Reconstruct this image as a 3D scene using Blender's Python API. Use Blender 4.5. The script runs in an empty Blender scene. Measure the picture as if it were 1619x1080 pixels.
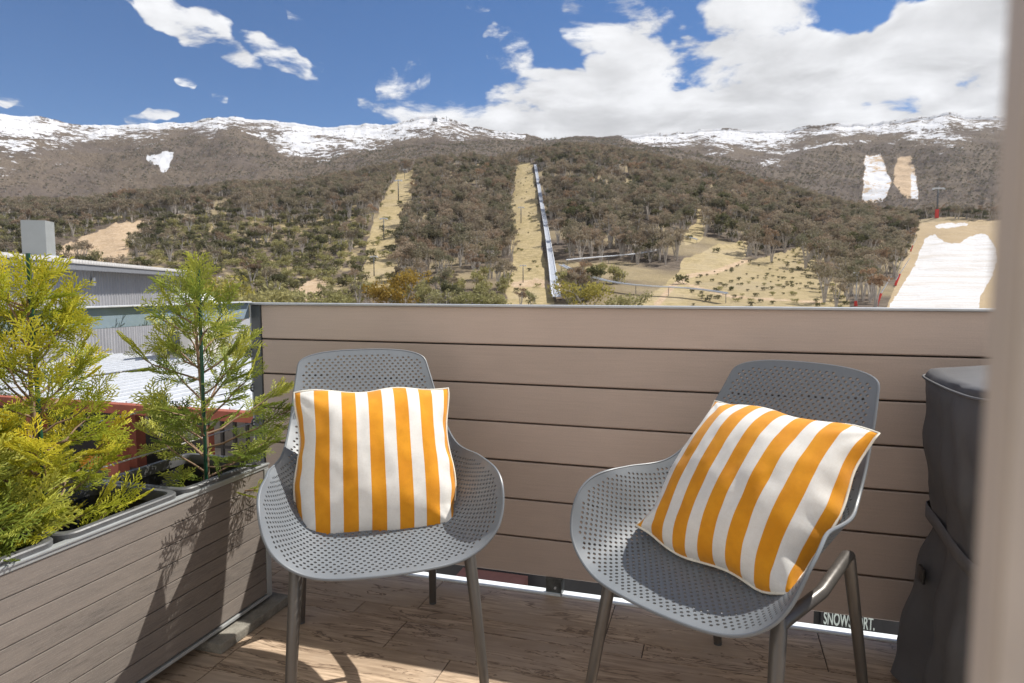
import bpy, bmesh, math, random
import numpy as np
from mathutils import Vector, Matrix, Quaternion, Euler
from mathutils.geometry import delaunay_2d_cdt
random.seed(7); rng = np.random.default_rng(11)
sc = bpy.context.scene
COL = sc.collection
R = math.radians

# ------------------------------------------------------------------ camera, sky, sun, exposure
H = 1.06
PITCH = math.atan(87 / 1060.0); YAW = R(16.9)
cam_d = bpy.data.cameras.new('camera'); cam = bpy.data.objects.new('camera', cam_d); COL.objects.link(cam)
cam.location = (0, 0, H); cam.rotation_euler = (math.pi / 2 - PITCH, 0, YAW)
cam_d.sensor_width = 36; cam_d.lens = 36 * 1060 / 1619.0; cam_d.clip_start = 0.01; cam_d.clip_end = 6000
cam_d.dof.use_dof = True; cam_d.dof.focus_distance = 2.3; cam_d.dof.aperture_fstop = 9.0
sc.camera = cam
SUN_AZ, SUN_EL = R(46), R(52.5)
SUN = Vector((math.sin(SUN_AZ) * math.cos(SUN_EL), math.cos(SUN_AZ) * math.cos(SUN_EL), math.sin(SUN_EL)))
sd = bpy.data.lights.new('sun', 'SUN'); sd.energy = 3.7; sd.angle = R(0.5); sd.color = (1, .95, .87)
so = bpy.data.objects.new('sun', sd); COL.objects.link(so); so.rotation_euler = SUN.to_track_quat('Z', 'Y').to_euler(); so.location = (3, 3, 8)
sc.view_settings.view_transform = 'Standard'; sc.view_settings.look = 'None'; sc.view_settings.gamma = 1
sc.view_settings.use_curve_mapping = False; sc.view_settings.exposure = 0.84

FW = np.array([-math.sin(YAW) * math.cos(PITCH), math.cos(YAW) * math.cos(PITCH), -math.sin(PITCH)])
RT = np.array([math.cos(YAW), math.sin(YAW), 0.0]); UP = np.cross(RT, FW); EYE = np.array([0, 0, H])
def sight(x, y): return FW + RT * (x - 809.5) / 1060.0 - UP * (y - 540.0) / 1060.0
def on_z(x, y, z): r = sight(x, y); return EYE + r * ((z - H) / r[2])
def on_Y(x, y, Y): r = sight(x, y); return EYE + r * (Y / r[1])

class NT:
    def __init__(s, tree): s.t = tree; s.n = tree.nodes; s.l = tree.links; s.n.clear()
    def new(s, typ, **k):
        n = s.n.new(typ)
        for a, b in k.items(): setattr(n, a, b)
        return n
    def put(s, node, key, v):
        if v is None: return
        i = node.inputs[key]
        if isinstance(v, bpy.types.NodeSocket): s.l.new(v, i)
        elif hasattr(i.default_value, '__len__') and not hasattr(v, '__len__'): i.default_value = [v] * len(i.default_value)
        elif hasattr(v, '__len__') and len(v) == 3 and len(i.default_value) == 4: i.default_value = (*v, 1)
        else: i.default_value = v
    def math(s, op, a, b=None, c=None, clamp=False):
        n = s.new('ShaderNodeMath', operation=op, use_clamp=clamp); s.put(n, 0, a); s.put(n, 1, b); s.put(n, 2, c); return n.outputs[0]
    def mix(s, f, a, b, blend='MIX'):
        n = s.new('ShaderNodeMix', data_type='RGBA', blend_type=blend); s.put(n, 0, f); s.put(n, 6, a); s.put(n, 7, b); return n.outputs[2]
    def noise(s, vec, scale, detail=4, rough=.55, dist=0., out='Fac', dim='3D', w=None):
        n = s.new('ShaderNodeTexNoise', noise_dimensions=dim)
        if vec is not None: s.put(n, 'Vector', vec)
        s.put(n, 'Scale', float(scale)); s.put(n, 'Detail', float(detail)); s.put(n, 'Roughness', rough); s.put(n, 'Distortion', dist)
        return n.outputs[out]
    def ramp(s, f, stops):
        n = s.new('ShaderNodeValToRGB'); cr = n.color_ramp
        while len(cr.elements) < len(stops): cr.elements.new(.5)
        for e, (p, c) in zip(cr.elements, stops): e.position = p; e.color = (c, c, c, 1) if not hasattr(c, '__len__') else (*c, 1)
        s.put(n, 0, f); return n.outputs[0]
    def mr(s, v, a, b, c=0., d=1., interp='SMOOTHSTEP'):
        n = s.new('ShaderNodeMapRange', interpolation_type=interp, clamp=True) if interp == 'LINEAR' else s.new('ShaderNodeMapRange', interpolation_type=interp)
        s.put(n, 0, v); s.put(n, 1, a); s.put(n, 2, b); s.put(n, 3, c); s.put(n, 4, d); return n.outputs[0]
    def mapping(s, vec, loc=(0, 0, 0), rot=(0, 0, 0), scale=(1, 1, 1), typ='POINT'):
        n = s.new('ShaderNodeMapping', vector_type=typ); s.put(n, 0, vec); s.put(n, 1, loc); s.put(n, 2, rot); s.put(n, 3, scale); return n.outputs[0]
    def attr(s, name, out='Fac'): n = s.new('ShaderNodeAttribute'); n.attribute_name = name; return n.outputs[out]
    def bump(s, h, strength=.3, dist=.01, normal=None):
        n = s.new('ShaderNodeBump'); s.put(n, 'Height', h); s.put(n, 'Strength', strength); s.put(n, 'Distance', dist)
        if normal is not None: s.put(n, 'Normal', normal)
        return n.outputs[0]
    def coord(s, out='Object'): return s.new('ShaderNodeTexCoord').outputs[out]
    def pos(s): return s.new('ShaderNodeNewGeometry').outputs['Position']

def mat(name, build):
    m = bpy.data.materials.new(name); m.use_nodes = True; g = NT(m.node_tree)
    out = g.new('ShaderNodeOutputMaterial'); r = build(g)
    if isinstance(r, dict):
        p = g.new('ShaderNodeBsdfPrincipled')
        for k, v in r.items(): g.put(p, k, v)
        r = p.outputs[0]
    g.l.new(r, out.inputs[0]); return m

def simple(name, col, rough=.5, metal=0., var=.12, scale=8., bump=0., bscale=60., bdist=.002, spec=.5, coord='Object'):
    def b(g):
        c = g.coord(coord); n = g.noise(c, scale, 5, .6)
        n2 = g.noise(c, scale * 7, 3, .6)
        f = g.math('ADD', g.mr(n, .3, .7, 1 - var, 1 + var, 'LINEAR'), g.mr(n2, .3, .7, -var * .4, var * .4, 'LINEAR'))
        cc = g.mix(1., tuple(col), g.new('ShaderNodeCombineColor').outputs[0], 'MULTIPLY')
        comb = [x for x in g.n if x.bl_idname == 'ShaderNodeCombineColor'][0]
        for i in range(3): g.put(comb, i, f)
        d = {'Base Color': cc, 'Roughness': g.mr(n2, .3, .7, max(.05, rough - .06), min(1, rough + .06), 'LINEAR'), 'Metallic': metal, 'Specular IOR Level': spec}
        if bump: d['Normal'] = g.bump(g.noise(c, bscale, 4, .6), bump, bdist)
        return d
    return mat(name, b)

# world: clear Nishita sky with procedural clouds placed by azimuth / elevation
w = bpy.data.worlds.new('World'); sc.world = w; w.use_nodes = True
g = NT(w.node_tree); wo = g.new('ShaderNodeOutputWorld'); bg = g.new('ShaderNodeBackground')
sky = g.new('ShaderNodeTexSky', sky_type='NISHITA'); sky.sun_disc = False; sky.sun_elevation = SUN_EL; sky.sun_rotation = SUN_AZ
sky.altitude = 1400; sky.air_density = 1.0; sky.dust_density = .3; sky.ozone_density = 2.2
dirv = g.coord('Generated'); sep = g.new('ShaderNodeSeparateXYZ'); g.put(sep, 0, dirv); dx, dy, dz = sep.outputs
az = g.math('ARCTAN2', dx, dy); el = g.math('ARCSINE', dz)
ae = g.new('ShaderNodeCombineXYZ'); g.put(ae, 0, az); g.put(ae, 1, el); ae = ae.outputs[0]
zz = g.math('ADD', g.math('MAXIMUM', dz, 0.0), .16)
pl = g.new('ShaderNodeCombineXYZ'); g.put(pl, 0, g.math('DIVIDE', dx, zz)); g.put(pl, 1, g.math('DIVIDE', dy, zz)); pl = pl.outputs[0]
wob = g.new('ShaderNodeVectorMath', operation='SCALE'); g.put(wob, 0, g.noise(ae, 9, 3, .6, out='Color')); wob.inputs[3].default_value = .10
aew = g.new('ShaderNodeVectorMath', operation='ADD'); g.put(aew, 0, ae); g.put(aew, 1, wob.outputs[0])
def azel(x, y):
    r = sight(x, y); r = r / np.linalg.norm(r); return math.atan2(r[0], r[1]), math.asin(r[2])
BLOBS = [  # photo point, half sizes in photo px, tilt deg, weight
    (300, 40, 170, 46, 24, .80), (440, 82, 80, 36, 20, .66), (216, 2, 70, 30, 0, .6), (388, 70, 70, 30, 25, .4),
    (284, 141, 28, 12, 0, .62), (345, 152, 30, 16, 15, .50), (240, 190, 44, 15, 0, .58), (24, 160, 34, 15, 0, .56), (130, 182, 30, 11, 0, .48), (185, 196, 40, 12, 0, .48), (495, 86, 26, 10, 0, .40), (405, 172, 16, 12, 0, .38),
    (752, 14, 26, 20, 0, .55), (452, 14, 26, 12, 0, .45),
    (612, 140, 26, 70, 20, .50), (640, 150, 22, 80, 8, .50), (668, 160, 24, 90, -8, .55), (590, 172, 60, 24, 25, .48), (640, 172, 120, 50, -25, .50), (720, 190, 130, 60, 0, .6), (800, 85, 60, 60, 0, .62), (860, 150, 150, 70, 0, .72),
    (960, 20, 120, 60, 0, .62), (1080, 110, 220, 90, 0, .85), (1000, 200, 420, 60, 0, 1.0), (1250, 130, 280, 120, 0, .9),
    (1200, 20, 150, 60, 0, .60), (1480, 90, 300, 130, -18, 1.0), (1600, 60, 220, 160, 0, 1.0), (1400, 200, 420, 70, 0, 1.0), (1800, 100, 500, 260, 0, .9), (-500, 60, 300, 120, 0, .6)]
tot = None
for (x, y, sx, sy, tilt, wt) in BLOBS:
    a0, e0 = azel(x, y); k = 1 / 1060.0 * (1.0 if abs(x - 809) < 900 else 1.0)
    k /= (1 + ((min(max(x, 0), 1619) - 809) / 1060.0) ** 2) ** .75
    mp = g.mapping(aew.outputs[0], (a0 + .05, e0 + .05, 0.05), (0, 0, R(-tilt)), (sx * k * 1.25, sy * k * 1.35, 2), 'TEXTURE')
    gr = g.new('ShaderNodeTexGradient', gradient_type='QUADRATIC_SPHERE'); g.put(gr, 0, mp)
    v = g.math('MULTIPLY', g.mr(gr.outputs[1], 0., .35, 0., 1.), wt)
    tot = v if tot is None else g.math('MAXIMUM', tot, v)
cn = g.noise(pl, 2.6, 12, .62, .35); cn2 = g.noise(pl, .8, 6, .5, .2)
fine = g.math('ADD', g.math('MULTIPLY', cn, .8), g.math('MULTIPLY', cn2, .25))
behind = g.mr(g.math('MULTIPLY', dy, -1.), -.12, .35, 0, .95); tot = g.math('MAXIMUM', tot, behind)  # unseen cloud bank added behind the camera to fill the shaded side
dens = g.math('ADD', g.math('MULTIPLY', tot, .66), g.math('SUBTRACT', g.math('MULTIPLY', g.math('SUBTRACT', fine, .525), 1.9), .285))
alpha = g.mr(dens, -.01, .16); 
off = g.new('ShaderNodeVectorMath', operation='ADD'); g.put(off, 0, pl); off.inputs[1].default_value = (.10, -.06, 0)
cs = g.noise(off.outputs[0], 2.6, 6, .55, .35)
und = g.mr(g.noise(g.mapping(pl, scale=(.55, 1.3, 1)), 1.15, 5, .55, .3), .42, .68)
lit = g.math('ADD', g.mr(g.math('SUBTRACT', cn, cs), -.16, .14, .72, 1.10, 'LINEAR'), 0.)
thick = g.mr(dens, .12, .5)
grey = g.math('MULTIPLY', thick, und)
cb = g.math('MULTIPLY', lit, g.mr(grey, 0, 1, 1.0, .66, 'LINEAR'))
ccol = g.new('ShaderNodeVectorMath', operation='SCALE'); ccol.inputs[0].default_value = (7.4, 7.45, 7.6); g.put(ccol, 3, cb)
skyc = g.mix(1., sky.outputs[0], (.28, .55, .80), 'MULTIPLY')
final = g.mix(alpha, skyc, ccol.outputs[0])
g.put(bg, 0, final); bg.inputs[1].default_value = .070; g.l.new(bg.outputs[0], wo.inputs[0])

# ------------------------------------------------------------------ helpers
def mesh_obj(name, verts, faces, m, parent=None, smooth=False, sharp=None, mats=None, midx=None):
    me = bpy.data.meshes.new(name)
    me.from_pydata([tuple(map(float, v)) for v in verts], [], [tuple(map(int, f)) for f in faces])
    if mats: [me.materials.append(x) for x in mats]
    elif m: me.materials.append(m)
    if midx is not None: me.polygons.foreach_set('material_index', np.asarray(midx, dtype=np.int32))
    if smooth: me.polygons.foreach_set('use_smooth', [True] * len(me.polygons))
    if sharp: me.set_sharp_from_angle(angle=R(sharp))
    me.update(); o = bpy.data.objects.new(name, me); COL.objects.link(o)
    if parent: o.parent = parent
    return o
def fast_mesh(name, V, Q, mats, midx=None, attrs=None, smooth=False):
    """V (n,3), Q (m,k) equal-sized polygons."""
    me = bpy.data.meshes.new(name); V = np.asarray(V, np.float32); Q = np.asarray(Q, np.int32); k = Q.shape[1]
    me.vertices.add(len(V)); me.vertices.foreach_set('co', V.ravel()); me.loops.add(Q.size); me.loops.foreach_set('vertex_index', Q.ravel())
    me.polygons.add(len(Q)); me.polygons.foreach_set('loop_start', np.arange(0, Q.size, k, dtype=np.int32))
    me.polygons.foreach_set('loop_total', np.full(len(Q), k, np.int32))
    for x in mats: me.materials.append(x)
    if midx is not None: me.polygons.foreach_set('material_index', np.asarray(midx, np.int32))
    me.polygons.foreach_set('use_smooth', np.full(len(Q), smooth))
    for n, a in (attrs or {}).items():
        at = me.attributes.new(n, 'FLOAT', 'POINT'); at.data.foreach_set('value', np.asarray(a, np.float32))
    me.update(calc_edges=True); me.validate(); return me
def link(name, me, parent=None):
    o = bpy.data.objects.new(name, me); COL.objects.link(o)
    if parent: o.parent = parent
    return o
def tag(o, label, cat, group=None): o['label'] = label; o['category'] = cat; (o.__setitem__('group', group) if group else None); return o
def struct(o, kind='structure'): o['kind'] = kind; return o
def empty(name, loc=(0, 0, 0), rz=0.):
    o = bpy.data.objects.new(name, None); COL.objects.link(o); o.location = loc; o.rotation_euler = (0, 0, rz); o.empty_display_size = .1; return o
class MB:
    def __init__(s): s.v = []; s.f = []
    def add(s, v, f): n = len(s.v); s.v += [tuple(x) for x in v]; s.f += [tuple(i + n for i in q) for q in f]; return s
    def box(s, lo, hi, bev=0., M=None):
        bm = bmesh.new(); bmesh.ops.create_cube(bm, size=1)
        lo = Vector(lo); hi = Vector(hi)
        for v in bm.verts: v.co = Vector([(lo[i] + hi[i]) / 2 + v.co[i] * (hi[i] - lo[i]) for i in range(3)])
        if bev: bmesh.ops.bevel(bm, geom=bm.edges[:], offset=bev, segments=2, affect='EDGES', profile=.6)
        if M is not None: bm.transform(M)
        bm.verts.index_update(); s.add([v.co.copy() for v in bm.verts], [[v.index for v in f.verts] for f in bm.faces]); bm.free(); return s
    def tube(s, pts, rad, n=10, cap=True, flat=1.):
        pts = [Vector(p) for p in pts]; rad = rad if hasattr(rad, '__len__') else [rad] * len(pts); base = len(s.v); pu = None
        for i, p in enumerate(pts):
            t = (pts[min(i + 1, len(pts) - 1)] - pts[max(i - 1, 0)]).normalized()
            if pu is None: pu = t.orthogonal().normalized()
            u = (pu - t * pu.dot(t)).normalized(); pu = u; vv = t.cross(u)
            for k in range(n):
                a = 2 * math.pi * k / n; s.v.append(tuple(p + (u * math.cos(a) + vv * math.sin(a) * flat) * rad[i]))
        for i in range(len(pts) - 1):
            for k in range(n):
                a = base + i * n + k; b = base + i * n + (k + 1) % n; s.f.append((a, b, b + n, a + n))
        if cap: s.f.append(tuple(base + k for k in range(n))[::-1]); s.f.append(tuple(base + (len(pts) - 1) * n + k for k in range(n)))
        return s
    def obj(s, name, m, parent=None, smooth=False, sharp=None): return mesh_obj(name, s.v, s.f, m, parent, smooth, sharp)
def vnoise(x, y, seed=0):
    x = np.asarray(x, float); y = np.asarray(y, float); xi = np.floor(x).astype(np.int64); yi = np.floor(y).astype(np.int64); fx = x - xi; fy = y - yi
    def h(a, b):
        n = (a * 374761393 + b * 668265263 + seed * 1274126177) & 0xffffffff; n = ((n ^ (n >> 13)) * 1274126177) & 0xffffffff; return ((n ^ (n >> 16)) & 0xffff) / 65535.
    u = fx * fx * (3 - 2 * fx); v = fy * fy * (3 - 2 * fy)
    return (h(xi, yi) * (1 - u) + h(xi + 1, yi) * u) * (1 - v) + (h(xi, yi + 1) * (1 - u) + h(xi + 1, yi + 1) * u) * v
def fbm(x, y, o=4, seed=0):
    s = 0; a = 1; t = 0
    for i in range(o): s = s + a * vnoise(x * 2 ** i, y * 2 ** i, seed + i); t += a; a *= .5
    return s / t

# ------------------------------------------------------------------ terrain
def curve(pts): xs, ys = zip(*pts); return lambda x: np.interp(x, xs, ys)
ridge = curve([(-900, 215), (-300, 200), (-100, 185), (0, 182), (60, 190), (130, 203), (200, 204), (300, 197), (370, 188), (420, 193), (480, 204), (560, 204), (620, 198), (660, 192), (687, 189), (730, 199), (745, 207), (800, 212), (830, 216), (860, 226), (900, 220), (960, 220), (1000, 219), (1040, 216), (1100, 212), (1150, 209), (1240, 212), (1280, 203), (1320, 196), (1380, 202), (1440, 192), (1500, 185), (1560, 190), (1640, 195), (2200, 205), (3200, 230)])
crest = curve([(-900, 336), (0, 331), (100, 334), (200, 324), (300, 314), (400, 303), (480, 297), (560, 283), (640, 269), (700, 262), (800, 257), (860, 246), (900, 243), (960, 246), (1050, 264), (1100, 272), (1200, 299), (1300, 322), (1400, 340), (1450, 346), (1640, 344), (2200, 350), (3200, 360)])
FC = math.cos(PITCH); FS = math.sin(PITCH)
def el_tan(phi, y):
    b = (y - 540.) / 1060.; return (-FS - b * FC) * np.cos(phi) / (FC - b * FS)
NPH, NR = 1500, 520
phis = np.concatenate([np.linspace(R(-75), R(-41), 120)[:-1], np.linspace(R(-41), R(41), NPH), np.linspace(R(41), R(75), 120)[1:]])
rs = np.concatenate([[.5, 8], np.geomspace(16, 100, 26)[:-1], np.linspace(100, 600, 260)[:-1], np.linspace(600, 950, 40)[:-1], np.linspace(950, 1620, 210)[:-1], np.linspace(1620, 2600, 12)])
PH, RR = np.meshgrid(phis, rs, indexing='ij')
xt = 809.5 + 1060 * np.tan(PH) * 1.018
yc = crest(xt) + (fbm(xt / 60, xt * 0, 3, 5) - .5) * 8
yr0 = ridge(xt); yr = yr0 + (fbm(xt / 34, xt * 0 + 3, 5, 9) - .5) * 9
kn = np.array([0, 80, 115, 200, 300, 400, 480, 545, 640, 780, 950, 1150, 1350, 1500, 1560, 1800, 2600])
yk = [0, 0, 497 + 0 * yc, 497 + (yc - 497) * .33, 497 + (yc - 497) * .62, 497 + (yc - 497) * .84, 497 + (yc - 497) * .95, yc, yc + 4, yc + 9, yc + 1, yc + (yr0 - yc) * .42, yc + (yr0 - yc) * .80, yr + 1, yr, yr + 8, yr + 30]
zk = [-4.6 + 0 * yc, -4.4 + 0 * yc] + [H + r * el_tan(PH, y) for r, y in zip(kn[2:], yk[2:])]
Z = np.zeros_like(PH)
for i in range(len(kn) - 1):
    m = (RR >= kn[i]) & (RR <= kn[i + 1]); f = (RR - kn[i]) / (kn[i + 1] - kn[i]); Z = np.where(m, zk[i] * (1 - f) + zk[i + 1] * f, Z)
for _ in range(6):
    Z2 = Z.copy(); Z2[:, 1:-1] = (Z[:, :-2] + 2 * Z[:, 1:-1] + Z[:, 2:]) / 4; Z = np.where(RR > 90, Z2, Z)
WX = -np.sin(YAW - PH) * RR; WY = np.cos(YAW - PH) * RR
gul = fbm(WX / 90, WY / 90, 4, 21) - .5
amp = np.interp(RR, [0, 110, 180, 520, 900, 1300, 2600], [0, 0, 3.5, 7, 26, 30, 20]) * np.interp(np.abs(RR - 1540), [0, 60, 200], [.12, .3, 1])
Z = Z + gul * amp + (fbm(WX / 14, WY / 14, 3, 4) - .5) * np.interp(RR, [0, 110, 200, 1000], [0, 0, 1.2, 3.])
def ground_z(phi, r):
    i = np.clip(np.searchsorted(phis, phi) - 1, 0, len(phis) - 2); j = np.clip(np.searchsorted(rs, r) - 1, 0, len(rs) - 2)
    u = (phi - phis[i]) / (phis[i + 1] - phis[i]); v = (r - rs[j]) / (rs[j + 1] - rs[j])
    return (Z[i, j] * (1 - u) + Z[i + 1, j] * u) * (1 - v) + (Z[i, j + 1] * (1 - u) + Z[i + 1, j + 1] * u) * v
def pix(X, Y, Zz):
    d0, d1, d2 = X, Y, Zz - H; zz = d0 * FW[0] + d1 * FW[1] + d2 * FW[2]; zz = np.where(np.abs(zz) < 1e-6, 1e-6, zz)
    return 809.5 + 1060 * (d0 * RT[0] + d1 * RT[1]) / zz, 540 - 1060 * (d0 * UP[0] + d1 * UP[1] + d2 * UP[2]) / zz
def inpoly(x, y, poly):
    r = np.zeros(x.shape, bool); n = len(poly)
    for i in range(n):
        x0, y0 = poly[i]; x1, y1 = poly[(i + 1) % n]
        if y0 == y1: continue
        c = ((y0 > y) != (y1 > y)) & (x < (x1 - x0) * (y - y0) / (y1 - y0) + x0); r ^= c
    return r
Z_RUNS = [[(632, 272), (656, 268), (655, 300), (648, 330), (638, 370), (632, 400), (622, 452), (568, 455), (568, 425), (577, 385), (594, 345), (608, 312), (620, 290)],
          [(814, 256), (842, 262), (850, 310), (856, 370), (862, 440), (880, 485), (796, 485), (806, 440), (810, 400), (802, 360), (806, 320), (812, 290)],
          [(1176, 376), (1192, 392), (1168, 412), (1135, 428), (1105, 442), (1095, 490), (985, 490), (1040, 458), (1072, 430), (1082, 408), (1120, 396)],
          [(1098, 325), (1112, 325), (1118, 350), (1112, 378), (1086, 388), (1082, 375), (1098, 350)]]
Z_SCRUB = [[(1100, 438), (1200, 408), (1285, 386), (1322, 402), (1306, 432), (1336, 462), (1352, 500), (1080, 500)]]
Z_BARE = [[(110, 385), (180, 352), (250, 348), (252, 356), (216, 374), (200, 405), (185, 420), (150, 410), (60, 420), (60, 395)], [(466, 455), (500, 440), (520, 450), (505, 475), (466, 480)]]
Z_PATCH = [[(440, 352), (560, 330), (580, 372), (575, 452), (520, 465), (455, 465), (250, 420), (240, 385), (330, 350)]]
Z_SLOPE = [[(1442, 352), (1640, 346), (1700, 500), (1396, 500), (1416, 452), (1426, 420), (1446, 380)]]
Z_SNOW = [[(1463, 376), (1478, 371), (1488, 380), (1500, 384), (1520, 384), (1530, 376), (1552, 369), (1562, 372), (1574, 392), (1577, 410), (1571, 432), (1557, 456), (1550, 470), (1546, 500), (1396, 500), (1424, 456), (1446, 420)], [(1478, 357), (1500, 353), (1530, 353), (1528, 357), (1500, 361), (1480, 361)]]
Z_WR = [[(1368, 246), (1394, 244), (1400, 262), (1410, 288), (1396, 320), (1362, 322), (1366, 280)]]
Z_BR = [[(1418, 250), (1440, 247), (1448, 275), (1452, 314), (1430, 312), (1412, 288)]]
Z_HS = [[(232, 246), (250, 243), (262, 240), (277, 241), (270, 256), (262, 272), (254, 274), (250, 262), (234, 256)]]
def zone(x, y, polys, jit=3., seed=3, f=.12):
    xx = x + (fbm(x * f, y * f, 3, seed) - .5) * jit * 2; yy = y + (fbm(x * f + 31, y * f, 3, seed + 5) - .5) * jit * 2
    r = np.zeros(x.shape, bool)
    for p in polys: r |= inpoly(xx, yy, p)
    return r
snowline = curve([(-900, 265), (0, 274), (60, 270), (100, 272), (150, 258), (200, 240), (260, 226), (300, 216), (345, 232), (370, 214), (400, 232), (430, 252), (480, 258), (520, 252), (560, 242), (620, 234), (700, 228), (760, 224), (800, 226), (850, 222), (900, 220), (950, 222), (985, 224), (1040, 236), (1100, 242), (1180, 260), (1230, 266), (1290, 240), (1330, 232), (1400, 232), (1500, 238), (1600, 226), (2200, 230), (3200, 240)])
PX, PY = pix(WX, WY, Z)
far = RR > 900
inview = far & True
d_s = (snowline(PX) - PY)
span = np.maximum(snowline(PX) - ridge(PX), 8)
sreg = np.interp(PX, [-900, 0, 430, 480, 560, 700, 760, 980, 1010, 1230, 1270, 1400, 1620], [.66, .68, .60, .80, .80, .74, .55, .55, .80, .78, .55, .62, .62])
snow = np.where(far, np.clip(  .30 + d_s / span * .80, 0, 1) * sreg * (.54 + .80 * fbm(PX / 36, PY / 9, 3, 55)) * (d_s > -8), 0); snow = np.minimum(snow, .96)
# brown shoulder hanging in front of the left basin and the wooded knob in the middle
sh = zone(PX, PY, [[(372, 203), (420, 222), (452, 252), (476, 275), (330, 300), (280, 250), (250, 235), (280, 219), (318, 214), (330, 232), (345, 206)]], 4)
snow = np.where(far & sh, snow * .05, snow)
mid = far & zone(PX, PY, [[(838, 150), (955, 150), (985, 228), (1010, 262), (830, 262)]], 4); snow = np.where(mid, .06, snow)
grass = np.zeros_like(Z); bare = np.zeros_like(Z); hill = (RR > 105) & (RR < 600)
open_ = np.clip((fbm(WX / 26, WY / 26, 3, 71) - .50) * 5, 0, 1); grass = np.where(hill, open_ * .6, 0); grass[hill & zone(PX, PY, Z_RUNS, 6, f=.07)] = 1; grass[hill & zone(PX, PY, Z_SLOPE, 2)] = .75; grass[hill & zone(PX, PY, Z_SCRUB, 4)] = .85
bare[hill & zone(PX, PY, Z_BARE, 6)] = 1; bare[hill & zone(PX, PY, Z_SLOPE, 2)] = .45
pt = hill & zone(PX, PY, Z_PATCH, 8); grass[pt] = np.clip((fbm(PX[pt] / 14, PY[pt] / 6, 3, 77) - .50) * 5, 0, 1) * .9
snow[hill & zone(PX, PY, Z_SNOW, 2.2, f=.2)] = 1.0
wr_ = far & zone(PX, PY, Z_WR, 3); snow[wr_] = .66; bare[wr_] = 1; snow[far & zone(PX, PY, Z_HS, 3)] = .95
zb = far & zone(PX, PY, Z_BR, 3); bare[zb] = 1; snow[zb] = np.where(PX[zb] > 1440, .6, .05)
# vehicle tracks up the slope
trk = np.zeros_like(Z)
def near_line(x, y, pts, wd):
    r = np.full(x.shape, 1e9)
    for (x0, y0), (x1, y1) in zip(pts[:-1], pts[1:]):
        t = np.clip(((x - x0) * (x1 - x0) + (y - y0) * (y1 - y0)) / ((x1 - x0) ** 2 + (y1 - y0) ** 2), 0, 1); r = np.minimum(r, np.hypot(x - x0 - t * (x1 - x0), (y - y0 - t * (y1 - y0)) * 2.2))
    return r < wd
trk[hill & (near_line(PX, PY, [(1040, 480), (1064, 452), (1090, 436), (1130, 430), (1180, 412)], 7) | near_line(PX, PY, [(1075, 446), (1105, 455), (1160, 470), (1300, 478)], 4) | near_line(PX, PY, [(820, 450), (850, 446), (880, 455)], 12))] = 1
bare = np.maximum(bare, trk)
paved = np.clip((70 - RR) / 10, 0, 1)
n0, n1 = Z.shape
idx = np.arange(n0 * n1).reshape(n0, n1)
Q = np.stack([idx[:-1, :-1], idx[1:, :-1], idx[1:, 1:], idx[:-1, 1:]], -1).reshape(-1, 4)
def terr(g):
    p = g.pos(); b1 = g.noise(p, .05, 6, .6); b2 = g.noise(p, .45, 5, .65); b3 = g.noise(p, .012, 4, .6)
    scrub = g.mix(g.mr(b2, .35, .65), (.085, .066, .050), (.175, .14, .105))
    scrub = g.mix(g.mr(b3, .4, .6), scrub, g.mix(.45, scrub, (.085, .070, .066)))
    gr = g.mix(g.mr(b2, .38, .62), (.42, .335, .19), (.31, .25, .13)); gr = g.mix(g.mr(b1, .45, .7, 0, .8), gr, (.38, .31, .20))
    ba = g.mix(g.mr(b2, .35, .65), (.40, .29, .185), (.50, .385, .27))
    c = g.mix(g.attr('grass'), scrub, gr); c = g.mix(g.attr('bare'), c, ba)
    pv = g.mix(g.mr(b2, .4, .6), (.30, .28, .26), (.38, .35, .31)); c = g.mix(g.attr('paved'), c, pv)
    sn = g.attr('snow'); q = g.noise(g.mapping(p, scale=(1, 1, 2.6)), .055, 9, .72)
    q = g.math('ADD', g.math('ADD', g.mr(q, .30, .70, 0, .62, 'LINEAR'), g.mr(g.noise(p, .010, 5, .6), .36, .64, -.05, .38, 'LINEAR')), g.mr(g.noise(p, .16, 5, .7), .3, .7, -.10, .20, 'LINEAR'))
    s = g.mr(g.math('SUBTRACT', sn, g.math('MULTIPLY', q, g.math('LESS_THAN', sn, .99))), -.03, .05)
    dirt = g.mix(g.mr(g.noise(p, .07, 4, .5), .5, .75, 0, .45), (.60, .61, .64), (.50, .45, .40))
    c = g.mix(s, c, g.mix(g.math('GREATER_THAN', sn, .99), dirt, g.mix(g.mr(g.noise(g.mapping(p, scale=(.5, 2, 1)), .12, 5, .65), .40, .68), (.58, .58, .59), (.50, .465, .43))))
    return {'Base Color': c, 'Roughness': .95, 'Specular IOR Level': .1, 'Normal': g.bump(b2, .6, 1.2)}
me = fast_mesh('hillside', np.stack([WX, WY, Z], -1).reshape(-1, 3), Q, [mat('hillside_ground', terr)], attrs={k: v.ravel() for k, v in dict(snow=snow, grass=grass, bare=bare, paved=paved).items()}, smooth=True)
struct(link('ground', me))

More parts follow.
